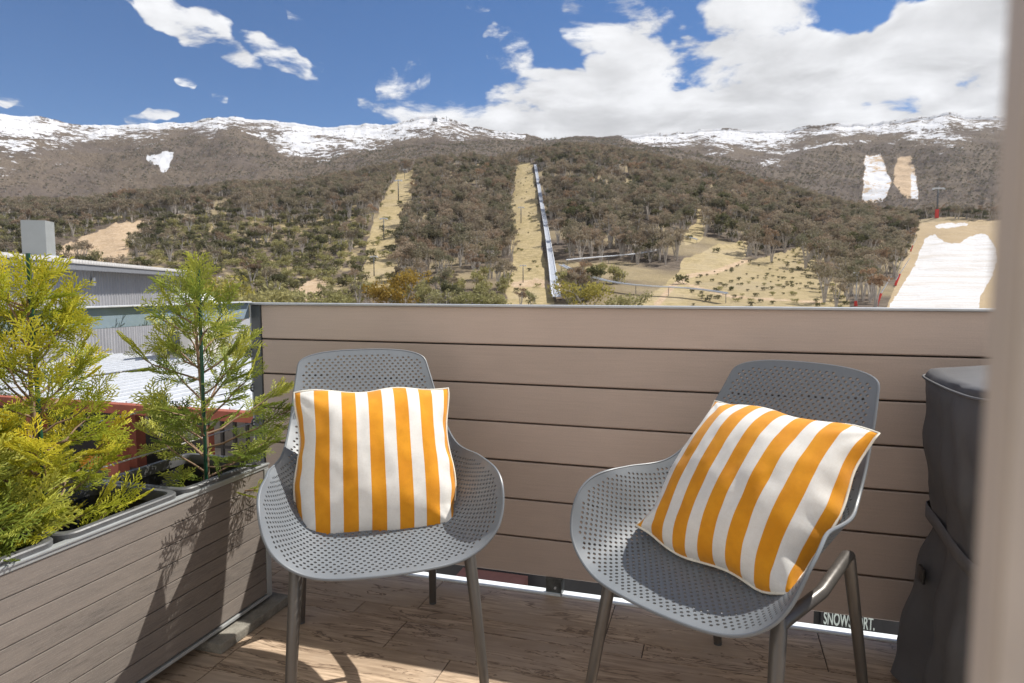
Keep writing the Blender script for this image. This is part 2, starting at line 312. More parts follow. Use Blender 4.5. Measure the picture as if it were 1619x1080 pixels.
# ------------------------------------------------------------------ hillside trees
def foliage_mat(name, cols, rough=.8, trans=.34):
    def b(g):
        oi = g.new('ShaderNodeObjectInfo').outputs['Random']; n = g.noise(g.pos(), .016, 3, .6)
        c = g.ramp(g.math('ADD', g.math('MULTIPLY', oi, .62), g.mr(n, .35, .65, 0, .38, 'LINEAR')), [(i / (len(cols) - 1) * .9 + .05, c) for i, c in enumerate(cols)])
        p = g.new('ShaderNodeBsdfPrincipled'); g.put(p, 'Base Color', c); g.put(p, 'Roughness', rough); g.put(p, 'Specular IOR Level', .2)
        t = g.new('ShaderNodeBsdfTranslucent'); g.put(t, 0, c); m = g.new('ShaderNodeMixShader'); m.inputs[0].default_value = trans
        g.l.new(p.outputs[0], m.inputs[1]); g.l.new(t.outputs[0], m.inputs[2]); return m.outputs[0]
    return mat(name, b)
M_GUM = foliage_mat('gum_leaves', [(.36, .235, .145), (.17, .14, .10), (.34, .28, .20), (.17, .165, .10), (.37, .29, .21), (.24, .17, .115)])
M_DARK = foliage_mat('dark_leaves', [(.085, .09, .045), (.15, .145, .065), (.13, .115, .07)])
M_OLIVE = foliage_mat('olive_leaves', [(.27, .26, .11), (.36, .33, .14), (.26, .25, .15)])
M_GOLD = foliage_mat('gold_leaves', [(.30, .20, .04), (.36, .25, .05)])
M_YEL = foliage_mat('yellow_leaves', [(.32, .28, .06), (.38, .33, .08)])
M_BARK = simple('gum_bark', (.46, .42, .38), .85, var=.3, scale=1.5)
def leafcloud(r, centres, rad, n, size, squash=.75):
    V = []; k = len(centres); ci = r.integers(0, k, n); d = r.normal(size=(n, 3)); d /= np.linalg.norm(d, axis=1)[:, None]
    pos = centres[ci] + d * (rad[ci] * r.random(n) ** .4)[:, None] * np.array([1, 1, squash])
    a = r.normal(size=(n, 3)); a /= np.linalg.norm(a, axis=1)[:, None]; b = np.cross(a, r.normal(size=(n, 3))); b /= np.linalg.norm(b, axis=1)[:, None]
    s = size * (.6 + .8 * r.random(n))[:, None]
    V = np.stack([pos - a * s, pos + b * s * .55, pos + a * s, pos - b * s * .55], 1).reshape(-1, 3); return V, np.arange(len(V)).reshape(-1, 4)
def make_gum(seed, h, spread, nl, leaf, droop=0., bushy=False):
    r = np.random.default_rng(seed); mb = MB(); cen = []; rad = []
    ns = r.integers(3, 6) if not bushy else r.integers(2, 4)
    for i in range(ns):
        a = 2 * math.pi * (i + r.random() * .7) / ns; tx = math.cos(a) * spread * (.35 + .4 * r.random()); ty = math.sin(a) * spread * (.35 + .4 * r.random()); th = h * (.62 + .28 * r.random())
        if bushy: th *= .8
        p0 = Vector((0, 0, -.5)); p1 = Vector((tx * .25, ty * .25, th * .35)); p2 = Vector((tx * .62, ty * .62, th * .68)); p3 = Vector((tx, ty, th))
        w0 = h * .018; mb.tube([p0, p1, p2, p3], [w0 * 1.3, w0, w0 * .7, w0 * .3], 4, False)
        for j in range(3 if not bushy else 4):
            b0 = p1.lerp(p3, .35 + .5 * r.random()); an = r.random() * 6.28; L = spread * (.3 + .35 * r.random())
            b1 = b0 + Vector((math.cos(an) * L, math.sin(an) * L, h * (.10 + .12 * r.random())))
            mb.tube([b0, b0.lerp(b1, .5) + Vector((0, 0, .15)), b1], [w0 * .5, w0 * .35, w0 * .15], 3, False); cen.append(b1); rad.append(spread * (.22 + .16 * r.random()))
        cen.append(p3); rad.append(spread * (.26 + .16 * r.random()))
        if bushy: cen.append(p1 + Vector((tx * .5, ty * .5, 0))); rad.append(spread * .42)
    cen = np.array([tuple(c) for c in cen]); rad = np.array(rad)
    V, Fq = leafcloud(r, cen, rad, nl, leaf, .62 if not bushy else .85)
    return mb, V, Fq
PROTO = []
for i in range(9):
    kind = ['gum', 'gum', 'gum', 'gum', 'dark', 'dark', 'olive', 'shrub', 'shrub'][i]
    hh, sp, nl, lf = dict(gum=(8.5, 3.0, 760, .215), dark=(7.5, 2.7, 700, .27), olive=(6.0, 2.8, 420, .32), shrub=(1.6, 1.3, 130, .20))[kind]
    mb, V, Fq = make_gum(100 + i, hh * (.9 + .05 * i % .3), sp, nl, lf, bushy=kind in ('olive', 'shrub', 'dark'))
    lm = dict(gum=M_GUM, dark=M_DARK, olive=M_OLIVE, shrub=M_OLIVE if i == 7 else M_DARK)[kind]
    q = [f for f in mb.f]; tv = np.array(mb.v); tq = np.array(q)
    t_me = fast_mesh('trunk', tv, tq, [M_BARK]); c_me = fast_mesh('crown', V, Fq, [lm])
    a_me = fast_mesh('hill_tree_mass', np.concatenate([tv, V]), np.concatenate([tq, Fq + len(tv)]), [M_BARK, lm], midx=[0] * len(tq) + [1] * len(Fq))
    PROTO.append((kind, t_me, c_me, a_me))
protos = bpy.data.collections.new('tree_kinds')
for k, (kind, t, c, a) in enumerate(PROTO): o = bpy.data.objects.new('kind_%02d' % k, a); protos.objects.link(o)

def scatter(n, r0, r1, seed, x0=-250, x1=1900):
    r = np.random.default_rng(seed); rr = np.sqrt(r.random(n) * (r1 * r1 - r0 * r0) + r0 * r0)
    p0 = math.atan((x0 - 809) / 1060.); p1 = math.atan((x1 - 809) / 1060.); ph = r.random(n) * (p1 - p0) + p0
    z = ground_z(ph, rr); X = -np.sin(YAW - ph) * rr; Y = np.cos(YAW - ph) * rr; x, y = pix(X, Y, z); return ph, rr, X, Y, z, x, y, r
# main wooded hill
ph, rr, X, Y, z, x, y, r = scatter(15000, 118, 600, 5)
clr = zone(x, y, Z_RUNS, 6, f=.07) | zone(x, y, Z_SLOPE, 2) | zone(x, y, Z_BARE, 5)
clr |= (rr < 190) & (x > 985) & (x < 1270) & (y > 420) & (r.random(len(x)) < .97)
scr = zone(x, y, Z_SCRUB, 9) & (r.random(len(x)) > .05 + .30 * (x > 1270)); pat = zone(x, y, Z_PATCH, 6)
lowleft = (x < 620) & (y > 345 + (fbm(x / 60, x * 0, 2, 8) - .5) * 30)
keep = ~clr & (~scr) & (~pat | (r.random(len(x)) < .60)) & (~lowleft | (r.random(len(x)) < .62)) & (fbm(X / 26, Y / 26, 3, 71) < .60) & (fbm(X / 16, Y / 16, 2, 44) > .27)
# a bare band just above runs keeps their edges open
keep &= ~((rr < 200) & (x > 1395) & (x < 1640))
def track_dist(x, y): return np.abs(x - np.interp(y, [255, 305, 335, 362, 395, 430, 486], [846, 853, 858, 863, 868, 873, 881]))
keep &= ~((track_dist(x, y) < np.interp(y, [260, 480], [5, 15])) & (y > 256))
keep &= ~near_line(x, y, [(884, 432), (920, 452), (960, 463), (1060, 473), (1165, 489)], 8)
bottom = (rr < 165) & (x < 1050)
ki = r.integers(0, 4, len(x)); darkp = (lowleft * .45 + .12 + .25 * (fbm(X / 60, Y / 60, 2, 61) > .55)); ki = np.where(r.random(len(x)) < darkp, r.integers(4, 6, len(x)), ki)
ki = np.where((lowleft & (r.random(len(x)) < .35)) | (bottom & (r.random(len(x)) < .75)), 6, ki)
scl = .78 + .62 * r.random(len(x)); scl = np.where(ki == 6, scl * .8, scl); scl = np.where(lowleft, scl * .78, scl); scl = np.where(rr > 420, scl * .85, scl)
scl *= np.interp(rr, [118, 170, 260], [.62, .85, 1])
T = dict(X=X[keep], Y=Y[keep], z=z[keep], k=ki[keep], s=scl[keep], x=x[keep], r=rr[keep], a=r.random(len(x))[keep] * 6.283)
order = np.argsort(np.where((T['x'] > -40) & (T['x'] < 1600), T['r'], 9999)); NEAR = order[:300]; REST = order[300:]
NAMES = dict(gum='snow_gum_tree', dark='evergreen_tree', olive='olive_bush_tree')
LAB = dict(gum='brown grey gum tree low on the hillside', dark='dark green bushy evergreen low on the hillside', olive='olive green rounded tree at the foot of the hill')
GRP = dict(gum='gum trees on the lower hillside', dark='dark evergreens on the lower hillside', olive='olive green trees at the foot of the hill')
for i in NEAR:
    kind, t, c, a = PROTO[T['k'][i]]
    e = empty(NAMES[kind], (T['X'][i], T['Y'][i], T['z'][i]), T['a'][i]); s = T['s'][i]; e.scale = (s, s, s); xi = T['x'][i]
    where = 'left of the left grass run' if xi < 600 else 'between the two grass runs' if xi < 800 else 'beside the toboggan track' if xi < 885 else 'right of the toboggan track' if xi < 1080 else 'by the shrubby clearing' if xi < 1300 else 'left of the snow slope'
    tag(e, LAB[kind] + ' ' + where, 'tree', GRP[kind] + ' ' + where)
    link('trunk', t, e); link('crown', c, e)

def gn_tree():
    nt = bpy.data.node_groups.new('scatter_plants', 'GeometryNodeTree')
    nt.interface.new_socket('Geometry', in_out='INPUT', socket_type='NodeSocketGeometry'); nt.interface.new_socket('Geometry', in_out='OUTPUT', socket_type='NodeSocketGeometry')
    N = nt.nodes; L = nt.links; gi = N.new('NodeGroupInput'); go = N.new('NodeGroupOutput'); ip = N.new('GeometryNodeInstanceOnPoints'); ci = N.new('GeometryNodeCollectionInfo')
    ci.inputs['Collection'].default_value = protos; ci.inputs['Separate Children'].default_value = True; ci.inputs['Reset Children'].default_value = True
    ip.inputs['Pick Instance'].default_value = True
    def at(n, t): a = N.new('GeometryNodeInputNamedAttribute'); a.data_type = t; a.inputs[0].default_value = n; return a.outputs[0]
    cx = N.new('ShaderNodeCombineXYZ'); L.new(at('turn', 'FLOAT'), cx.inputs[2]); sx = N.new('ShaderNodeCombineXYZ'); s = at('size', 'FLOAT')
    for i in range(3): L.new(s, sx.inputs[i])
    L.new(gi.outputs[0], ip.inputs['Points']); L.new(ci.outputs[0], ip.inputs['Instance']); L.new(at('kind_id', 'INT'), ip.inputs['Instance Index'])
    L.new(cx.outputs[0], ip.inputs['Rotation']); L.new(sx.outputs[0], ip.inputs['Scale']); L.new(ip.outputs[0], go.inputs[0]); return nt
GN = gn_tree()
def stuff(name, X, Y, z, k, s, a):
    me = bpy.data.meshes.new(name); n = len(X); me.vertices.add(n); me.vertices.foreach_set('co', np.stack([X, Y, z], -1).astype(np.float32).ravel())
    for nm, tp, v in (('turn', 'FLOAT', a), ('size', 'FLOAT', s), ('kind_id', 'INT', k)):
        at = me.attributes.new(nm, tp, 'POINT'); at.data.foreach_set('value', np.asarray(v, np.float32 if tp == 'FLOAT' else np.int32))
    o = link(name, me); m = o.modifiers.new('scatter', 'NODES'); m.node_group = GN; o['kind'] = 'stuff'; return o
stuff('wooded_hillside', *[T[k][REST] for k in ('X', 'Y', 'z', 'k', 's', 'a')])
# far slopes
ph, rr, X, Y, z, x, y, r = scatter(26000, 840, 1520, 8)
dd = y - snowline(x); frac = (snowline(x) - y) / np.maximum(snowline(x) - ridge(x), 8)
runs = zone(x, y, Z_WR + Z_BR + Z_HS, 3)
mid = zone(x, y, [[(838, 150), (955, 150), (985, 228), (1010, 262), (830, 262)]], 3); shz = zone(x, y, [[(372, 203), (420, 222), (452, 252), (476, 275), (330, 300), (280, 250), (250, 235), (280, 219), (318, 214), (330, 232), (345, 206)]], 4)
dp = np.where(dd > 0, 1., np.clip(.28 - frac * .3, .02, 1)); dp = np.where(mid | shz, .95, dp)
dp = np.where((x < 420) & (y > 255), .5, dp)
keep = ~runs & (r.random(len(x)) < dp) & (x > -200) & (x < 1750)
stuff('far_forest', X[keep], Y[keep], z[keep], np.where(r.random(len(x)) < .8, r.integers(0, 4, len(x)), 4)[keep], (np.where(dd > 0, .55, .34) * (.7 + .7 * r.random(len(x))))[keep], (r.random(len(x)) * 6.28)[keep])
# low shrubs in the clearings
ph, rr, X, Y, z, x, y, r = scatter(14000, 118, 600, 12)
b = zone(x, y, [Z_RUNS[1]], 3); s2 = zone(x, y, Z_SCRUB, 3); p2 = zone(x, y, Z_PATCH, 6); a1 = zone(x, y, [Z_RUNS[0], Z_RUNS[2], Z_RUNS[3]], 3)
dp = b * .26 + s2 * 1.0 + p2 * 1.0 + a1 * .05 + ((x < 620) & (y > 340)) * .3
keep = (r.random(len(x)) < dp) & (~zone(x, y, Z_BARE, 3))
stuff('hillside_shrubs', X[keep], Y[keep], z[keep], np.where(s2 & (r.random(len(x)) < .5), 8, 7 + (r.random(len(x)) < .45))[keep], (np.where(s2, .42, np.where(b, .5, 1.25)) * (.6 + .9 * r.random(len(x))))[keep], (r.random(len(x)) * 6.28)[keep])

def single_tree(px_, py_, r_, h, spread, m, seed, name, label, nl=1500, leaf=.22):
    ph_ = math.atan((px_ - 809.5) / 1060. / 1.0); zg = float(ground_z(np.array([ph_]), np.array([r_]))[0])
    X_ = -math.sin(YAW - ph_) * r_; Y_ = math.cos(YAW - ph_) * r_
    mb, V, Fq = make_gum(seed, h, spread, nl, leaf, bushy=True); e = empty(name, (X_, Y_, zg)); tag(e, label, 'tree')
    link('trunk', fast_mesh('trunk', np.array(mb.v), np.array(mb.f), [M_BARK]), e); link('crown', fast_mesh('crown', V, Fq, [m]), e); return e
single_tree(640, 470, 116, 8.6, 3.8, M_GOLD, 501, 'golden_tree', 'tall golden orange tree rising just above the balcony wall behind the left chair')
single_tree(607, 474, 112, 5.6, 4.2, M_GOLD, 502, 'golden_tree', 'low spreading golden bush left of the tall golden tree')
single_tree(930, 470, 108, 6.3, 4.6, M_YEL, 503, 'yellow_green_tree', 'yellow green rounded tree beside the foot of the toboggan track')
single_tree(345, 440, 75, 6.6, 4.4, M_YEL, 504, 'yellow_green_tree', 'bright yellow wattle tree standing behind the corrugated shed')
single_tree(390, 460, 70, 6.2, 4.2, M_OLIVE, 505, 'olive_tree', 'pale olive tree between the shed roof and the balcony post')
single_tree(430, 465, 82, 6.6, 4.4, M_OLIVE, 506, 'olive_tree', 'pale olive tree just left of the balcony wall corner behind the post')
for j, (xx, h_) in enumerate([(700, 5.0), (745, 4.6), (790, 4.6), (480, 4.2), (530, 4.0), (985, 4.4)]):
    single_tree(xx, 470, 106, h_, 3.6, M_OLIVE, 510 + j, 'olive_tree', ['olive bush right of the golden trees above the wall', 'olive bush second right of the golden trees above the wall', 'olive bush at the foot of the middle grass run', 'olive bush above the wall between the left chair and the post', 'olive bush left of the golden trees above the wall', 'olive bush right of the yellow green tree at the track foot'][j], 900)

# ------------------------------------------------------------------ lift towers, track and snow guns on the hill
def hit(x, y):
    r = sight(x, y); n = math.hypot(r[0], r[1]); ph_ = math.atan2(r @ RT, (r[0] * -math.sin(YAW) + r[1] * math.cos(YAW))); ds = np.linspace(100, 1600, 3001)
    zt = ground_z(np.full(ds.shape, ph_), ds); zr = H + ds * (r[2] / n); k = np.argmax(zt >= zr); d = ds[k] if (zt >= zr).any() else 1500.
    return Vector((r[0] / n * d, r[1] / n * d, float(ground_z(np.array([ph_]), np.array([d]))[0]))), d
M_STEEL = simple('dark_steel', (.10, .11, .12), .5, .3); M_GALV = simple('galvanised', (.62, .64, .67), .45, .2, var=.1); M_RED = simple('red_padding', (.62, .04, .03), .6)
M_WHITE = simple('white_paint', (.78, .79, .80), .5, var=.05)
def pylon(x, y0, y1, label, red=False, group='lift towers on the grass runs'):
    p, d = hit(x, y1); h = (y1 - y0) / 1060. * d; e = empty('lift_tower', p, .1); tag(e, label, 'lift tower', group)
    MB().tube([(0, 0, -.5), (0, 0, h)], [h * .028, h * .02], 8).obj('mast', M_STEEL, e, True)
    MB().box((-h * .17, -h * .02, h * .93), (h * .17, h * .02, h * .97)).box((-h * .19, -h * .06, h * .9), (-h * .13, h * .06, h * .935)).box((h * .13, -h * .06, h * .9), (h * .19, h * .06, h * .935)).obj('crossarm', M_GALV, e)
    if red: MB().tube([(0, 0, 0), (0, 0, h * .28)], h * .06, 8).obj('padding', M_RED, e)
    return p + Vector((0, 0, h * .93)), d
tw = []
for i, (x, y0, y1, l) in enumerate([(639.8, 268, 283, 'topmost lift tower on the left grass run'), (630, 285, 317, 'second lift tower from the top on the left grass run'), (607, 345, 378, 'third lift tower from the top on the left grass run'), (591.5, 405, 437, 'lowest lift tower on the left grass run')]): tw.append(pylon(x, y0, y1, l)[0])
tw2 = [pylon(x, y0, y1, l)[0] for x, y0, y1, l in [(823.7, 327, 353, 'lift tower halfway up the middle grass run'), (827, 419, 447, 'lift tower at the foot of the middle grass run')]]
pylon(1481, 304, 345, 'lift tower with a red padded base on the crest above the snow slope', True, None)
p, d = hit(1353, 484); h = 45 / 1060 * d; e = empty('floodlight_mast', p); tag(e, 'floodlight mast with a red padded foot left of the snow slope', 'floodlight')
MB().tube([(0, 0, 0), (0, 0, h)], .09, 8).obj('mast', M_GALV, e); MB().box((-.55, -.2, h), (.55, .2, h + .35), .04).obj('lamp_head', M_WHITE, e); MB().tube([(0, 0, 0), (0, 0, h * .16)], .28, 10).obj('padding', M_RED, e)
for x0, y0, x1, y1, l in [(1404.5, 443, 1386, 484, 'slanting snow gun lance with red base nearest the balcony wall'), (1434, 414, 1416, 452, 'slanting snow gun lance with red base midway up the snow edge'), (1448, 378, 1440, 398, 'short snow gun lance at the upper left corner of the snow slope'), (1452, 322, 1440, 343, 'snow gun lance on the crest left of the red based lift tower')]:
    p, d = hit(x1, y1); lx = (x0 - x1) / 1060 * d; lz = (y1 - y0) / 1060 * d; e = empty('snow_gun', p, YAW); tag(e, l, 'snow gun', 'snow gun lances along the slope edge')
    MB().tube([(0, 0, lz * .2), (lx, 0, lz)], [.11, .06], 6).obj('lance', M_GALV, e); MB().tube([(0, 0, 0), (0, 0, .4), (lx * .3, 0, lz * .42)], [.25, .28, .2], 8).obj('base', M_RED, e)
# toboggan track
def track(pts, width, label, name='toboggan_track', up=1.2):
    P = []
    for x, y in pts: P.append(hit(x, y)[0] + Vector((0, 0, up)))
    Q2 = []
    for a, b in zip(P[:-1], P[1:]):
        n = max(2, int((b - a).length / 6)); Q2 += [a.lerp(b, i / n) for i in range(n)]
    Q2.append(P[-1]); e = empty(name, (0, 0, 0)); tag(e, label, 'toboggan track'); ml = MB(); mr_ = MB(); ms = MB(); md = MB()
    S = [sum((Q2[min(max(i + j, 0), len(Q2) - 1)] for j in (-2, -1, 0, 1, 2)), Vector()) / 5 for i in range(len(Q2))]
    L_, R_ = [], []
    for i, p in enumerate(S):
        t = (S[min(i + 1, len(S) - 1)] - S[max(i - 1, 0)]).normalized(); sd_ = t.cross(Vector((0, 0, 1))).normalized() * width / 2; L_.append(p - sd_); R_.append(p + sd_)
        if i % 2 == 0: ms.tube([p - Vector((0, 0, up + 1.)), p], .08, 4)
    ml.tube(L_, .16, 6); mr_.tube(R_, .16, 6)
    for i in range(len(S) - 1):
        md.add([L_[i] - Vector((0, 0, .1)), R_[i] - Vector((0, 0, .1)), R_[i + 1] - Vector((0, 0, .1)), L_[i + 1] - Vector((0, 0, .1))], [(0, 1, 2, 3)])
    ml.obj('rail', M_GALV, e); mr_.obj('rail', M_GALV, e); md.obj('chute', simple('chute_steel', (.42, .44, .48), .5, .2), e); ms.obj('supports', M_STEEL, e)
track([(846, 262), (849, 280), (853, 305), (858, 335), (863, 362), (868, 395), (873, 430), (877, 465), (881, 486)], 1.5, 'long straight metal toboggan track running up the hill beside the middle grass run')
track([(884, 428), (895, 434), (920, 447), (960, 459), (1000, 468), (1060, 468), (1110, 470), (1165, 484)], 1.0, 'curving metal toboggan track branching right at the foot of the hill', up=1.8)
track([(884, 426), (925, 421), (960, 418), (1000, 415), (1032, 410), (1047, 404)], .7, 'upper branch of the toboggan track crossing the trees to the right', up=2.2)
track([(1056, 384), (1075, 380), (1092, 380), (1106, 388)], .7, 'short loop of toboggan track beside the small clearing on the hill', up=1.5)
mb = MB(); p, d = hit(1064, 338); u = d / 1060
e = empty('hill_cabin', p, .2); tag(e, 'small pale cabin among the trees halfway up the hill', 'cabin'); MB().box((-12 * u, -2, 0), (12 * u, 2, 9 * u)).obj('wall', simple('cabin_wall', (.5, .46, .38), .7), e)
MB().add([(-13 * u, -3, 9 * u), (13 * u, -3, 9 * u), (13 * u, 0, 13 * u), (-13 * u, 0, 13 * u), (-13 * u, 3, 9 * u), (13 * u, 3, 9 * u)], [(0, 1, 2, 3), (3, 2, 5, 4)]).obj('roof', M_WHITE, e)
MB().box((-5 * u, -2.1, 1.5 * u), (-2 * u, -2, 6 * u)).obj('window', M_STEEL, e); MB().box((3 * u, -2.1, 1.5 * u), (6 * u, -2, 6 * u)).obj('window', M_STEEL, e)
p, d = hit(688, 192); u = d / 1060; e = empty('summit_station', p); tag(e, 'small dark lift station standing on the highest snowy peak', 'lift station')
MB().box((-3 * u, -3, -3), (3 * u, 3, 5 * u)).obj('building', M_STEEL, e); MB().tube([(0, 0, 5 * u), (0, 0, 9 * u)], .5, 5).obj('aerial', M_STEEL, e)
p, d = hit(706, 192); e = empty('radio_mast', p); tag(e, 'thin radio mast right of the summit station', 'mast'); MB().tube([(0, 0, -2), (0, 0, 8 * u)], .5, 5).obj('pole', M_STEEL, e)

# ------------------------------------------------------------------ neighbouring buildings on the left
P0 = Vector((-17.25, 12.5, 0)); P1 = Vector((-27.14, 29.3, 0)); DR = (P1 - P0).normalized(); NRM = Vector((DR.y, -DR.x, 0))
if NRM.dot(-P0) < 0: NRM = -NRM
shed = empty('metal_shed', (*P0.xy, -4.6)); tag(shed, 'long grey corrugated metal shed behind the young conifers', 'shed')
M_SHED = simple('shed_sheet', (.33, .33, .345), .55, .1, var=.1, scale=.6); M_SHEDR = simple('shed_roof', (.36, .35, .34), .55, .1)
L0, L1 = -14., (P1 - P0).length - 1.0
v = []; f = []; n = int((L1 - L0) / .045)
for i in range(n + 1):
    s = L0 + (L1 - L0) * i / n; ph_ = (s / .30) % 1; o = .05 if .15 < ph_ < .45 else 0.
    q = DR * s + NRM * o; v += [(q.x, q.y, 0), (q.x, q.y, 6.30)]
f = [(2 * i, 2 * i + 2, 2 * i + 3, 2 * i + 1) for i in range(n)]
e2 = DR * L1; v += [(e2.x, e2.y, 0), (e2.x, e2.y, 6.3), (e2.x - NRM.x * 9, e2.y - NRM.y * 9, 0), (e2.x - NRM.x * 9, e2.y - NRM.y * 9, 7.2)]; m4 = len(v) - 4; f.append((m4, m4 + 2, m4 + 3, m4 + 1))
mesh_obj('wall', v, f, M_SHED, shed)
mb = MB(); Mx = Matrix.Identity(4); ang = math.atan2(DR.y, DR.x); Mx = Matrix.Rotation(ang, 4, 'Z')
sgn = 1 if (Matrix.Rotation(ang, 3, 'Z') @ Vector((0, 1, 0))).dot(NRM) > 0 else -1
def sbox(mb, a, b, c, d_, z0, z1, bev=0): ys = sorted((c * sgn, d_ * sgn)); return mb.box((a, ys[0], z0), (b, ys[1], z1), bev, Mx)
sbox(MB(), L0, L1 + 1.0, .35, .62, 6.16, 6.36).obj('gutter', simple('gutter_paint', (.17, .18, .20), .5), shed)
v = []; f = []; n = int((L1 + 1 - L0) / .06)
for i in range(n + 1):
    s = L0 + (L1 + 1 - L0) * i / n; zc = .05 * math.sin(s / .24 * 2 * math.pi)
    a = DR * s + NRM * .66; b = DR * s - NRM * 10; v += [(a.x, a.y, 6.42 + zc), (b.x, b.y, 6.75 + zc), (a.x, a.y, 6.34)]
f = [(3 * i, 3 * i + 3, 3 * i + 4, 3 * i + 1) for i in range(n)] + [(3 * i + 2, 3 * i + 5, 3 * i + 3, 3 * i) for i in range(n)]
mesh_obj('roof', v, f, M_SHEDR, shed, True)
ch = sbox(MB(), 5.45, 6.15, -1.75, -1.05, 6.5, 7.8).obj('chimney', simple('chimney_sheet', (.36, .38, .38), .45, .35, var=.06, scale=.7), shed)
sbox(MB(), 5.35, 6.25, -1.85, -.95, 6.35, 6.68).obj('flashing', M_GALV, ch)
for k in (0, 1): sbox(MB(), 5.95, 6.10, .06, .13, 5.84 - k * .16, 5.97 - k * .16, .03).obj('wall_lamp', M_WHITE, shed)
# pale vehicle-like rounded hut and the house behind
def bx(lo, hi, bev=0.): return MB().box(lo, hi, bev)
a = on_Y(258, 464, 17); b = on_Y(306, 620, 17)
e = empty('service_van', ((a[0] + b[0]) / 2, 18, -4.6)); tag(e, 'pale high van with a rounded silver roof beyond the conifer stake', 'van'); wv = (b[0] - a[0]) / 2; hv = a[2] + 4.6
bx((-wv, -1.0, .4), (wv, .3, hv - .5), .12).obj('body', simple('van_paint', (.60, .57, .52), .4), e)
mb = MB(); 
for i in range(9):
    t = math.pi * i / 8; mb.v += [(-wv * .92 * math.cos(t), -.9, hv - .5 + .5 * math.sin(t) ** .7), (-wv * .92 * math.cos(t), .2, hv - .5 + .5 * math.sin(t) ** .7)]
mb.f = [(2 * i, 2 * i + 2, 2 * i + 3, 2 * i + 1) for i in range(8)] + [tuple(range(0, 18, 2))]
mb.obj('roof', M_WHITE, e, True, 40)
for sx in (-1, 1): MB().tube([(sx * wv * .6, -1.1, .35), (sx * wv * .6, -.85, .35)], .35, 14).obj('wheel', M_STEEL, e)
bx((-wv * .8, -1.03, hv - 1.9), (wv * .1, -.99, hv - 1.2)).obj('window', M_STEEL, e)
a = on_Y(340, 508, 30); b = on_Y(470, 600, 30)
e = empty('white_house', (a[0], 30, -4.6)); tag(e, 'white house with white framed windows seen between the conifer and the post', 'house'); hz = a[2] + 4.6; wd = b[0] - a[0]
bx((0, 0, 0), (wd, 6, hz - .9)).obj('wall', simple('house_wall', (.62, .62, .60), .6), e)
MB().add([(-.4, -.5, hz - 1.0), (wd + .4, -.5, hz - 1.0), (wd + .4, 3.5, hz + .1), (-.4, 3.5, hz + .1), (-.4, 7, hz - 1), (wd + .4, 7, hz - 1)], [(0, 1, 2, 3), (3, 2, 5, 4)]).obj('roof', simple('house_roof', (.33, .33, .34), .6), e)
bx((-.4, -.56, hz - 1.22), (wd + .4, -.5, hz - .98)).obj('fascia', M_WHITE, e)
for px0, px1 in ((352, 370), (374, 397), (402, 424)):
    q0 = on_Y(px0, 541, 29.95); q1 = on_Y(px1, 568, 29.95); x0_, x1_ = q0[0] - a[0], q1[0] - a[0]; z0_, z1_ = q1[2] + 4.6, q0[2] + 4.6
    wf = MB(); wf.box((x0_, -.1, z0_), (x0_ + .1, 0, z1_)).box((x1_ - .1, -.1, z0_), (x1_, 0, z1_)).box((x0_ + .1, -.1, z0_), (x1_ - .1, 0, z0_ + .1)).box((x0_ + .1, -.1, z1_ - .1), (x1_ - .1, 0, z1_)).box(((x0_ + x1_) / 2 - .04, -.1, z0_ + .1), ((x0_ + x1_) / 2 + .04, 0, z1_ - .1))
    fr = wf.obj('window', M_WHITE, e); bx((x0_ + .05, -.03, z0_ + .05), (x1_ - .05, -.01, z1_ - .05)).obj('pane', simple('dark_pane', (.06, .07, .08), .15), fr)
# white membrane canopy with red beam
M_RUST = simple('red_timber', (.30, .085, .05), .7, var=.2, scale=3); M_DWALL = simple('dark_cladding', (.085, .078, .072), .7, var=.2, scale=2)
e = empty('terrace_shelter', (-12, 10, -4.6)); tag(e, 'terrace shelter with white flat roof and red timber beam below the balcony', 'shelter')
bx((-9, .1, 3.28), (7.6, 7.5, 3.40)).obj('roof', simple('membrane', (.56, .58, .61), .6, var=.06, scale=.8), e)
mb = MB()
for i in range(42): mb.box((-8.9 + i * .4, .12, 3.405), (-8.87 + i * .4, 7.5, 3.45))
mb.obj('roof_ribs', simple('rib_paint', (.50, .52, .55), .5), e)
bx((-9, -.1, 3.24), (7.8, .1, 3.42)).obj('beam', M_RUST, e)
def post(x, Y, wd_, m=M_RUST):
    q = on_Y(x, 700, Y); return bx((q[0] + 12 - wd_, Y - 10 - wd_, 0), (q[0] + 12 + wd_, Y - 10 + wd_, 3.1)).obj('post', m, e)
post(186, 10, .13); post(330, 10, .07); post(60, 10, .13); post(216, 10.9, .12); 
wl = bx((-9, 1.6, 0), (1.75, 1.75, 3.28)).obj('back_wall', M_DWALL, e)
bx((1.75, 1.6, 0), (7.6, 1.75, 3.28)).obj('back_wall', simple('pale_cladding', (.42, .38, .34), .7), e)
for x in (352, 372, 392): 
    q = on_Y(x, 680, 11.4); bx((q[0] + 12 - .03, 1.36, 0), (q[0] + 12 + .03, 1.42, 3.2)).obj('lattice_bar', M_DWALL, e)
bx((1.9, 1.38, 2.3), (7.6, 1.41, 2.36)).obj('lattice_bar', M_DWALL, e)
def poster(x0, y0, x1, y1, label, seed):
    q0 = on_Y(x0, y0, 11.5); q1 = on_Y(x1, y1, 11.5)
    def b(g):
        c = g.coord('Object'); n_ = g.noise(g.mapping(c, scale=(2, 1, 5), loc=(seed, 0, 0)), 1.6, 4, .6, .6); return {'Base Color': g.ramp(n_, [(.3, (.50, .52, .62)), (.45, (.70, .66, .60)), (.55, (.62, .54, .46)), (.7, (.72, .70, .68))]), 'Roughness': .5}
    o = bx((q0[0], 11.50, q1[2]), (q1[0], 11.55, q0[2])).obj('notice_panel', mat('poster', b)); return tag(o, label, 'panel')
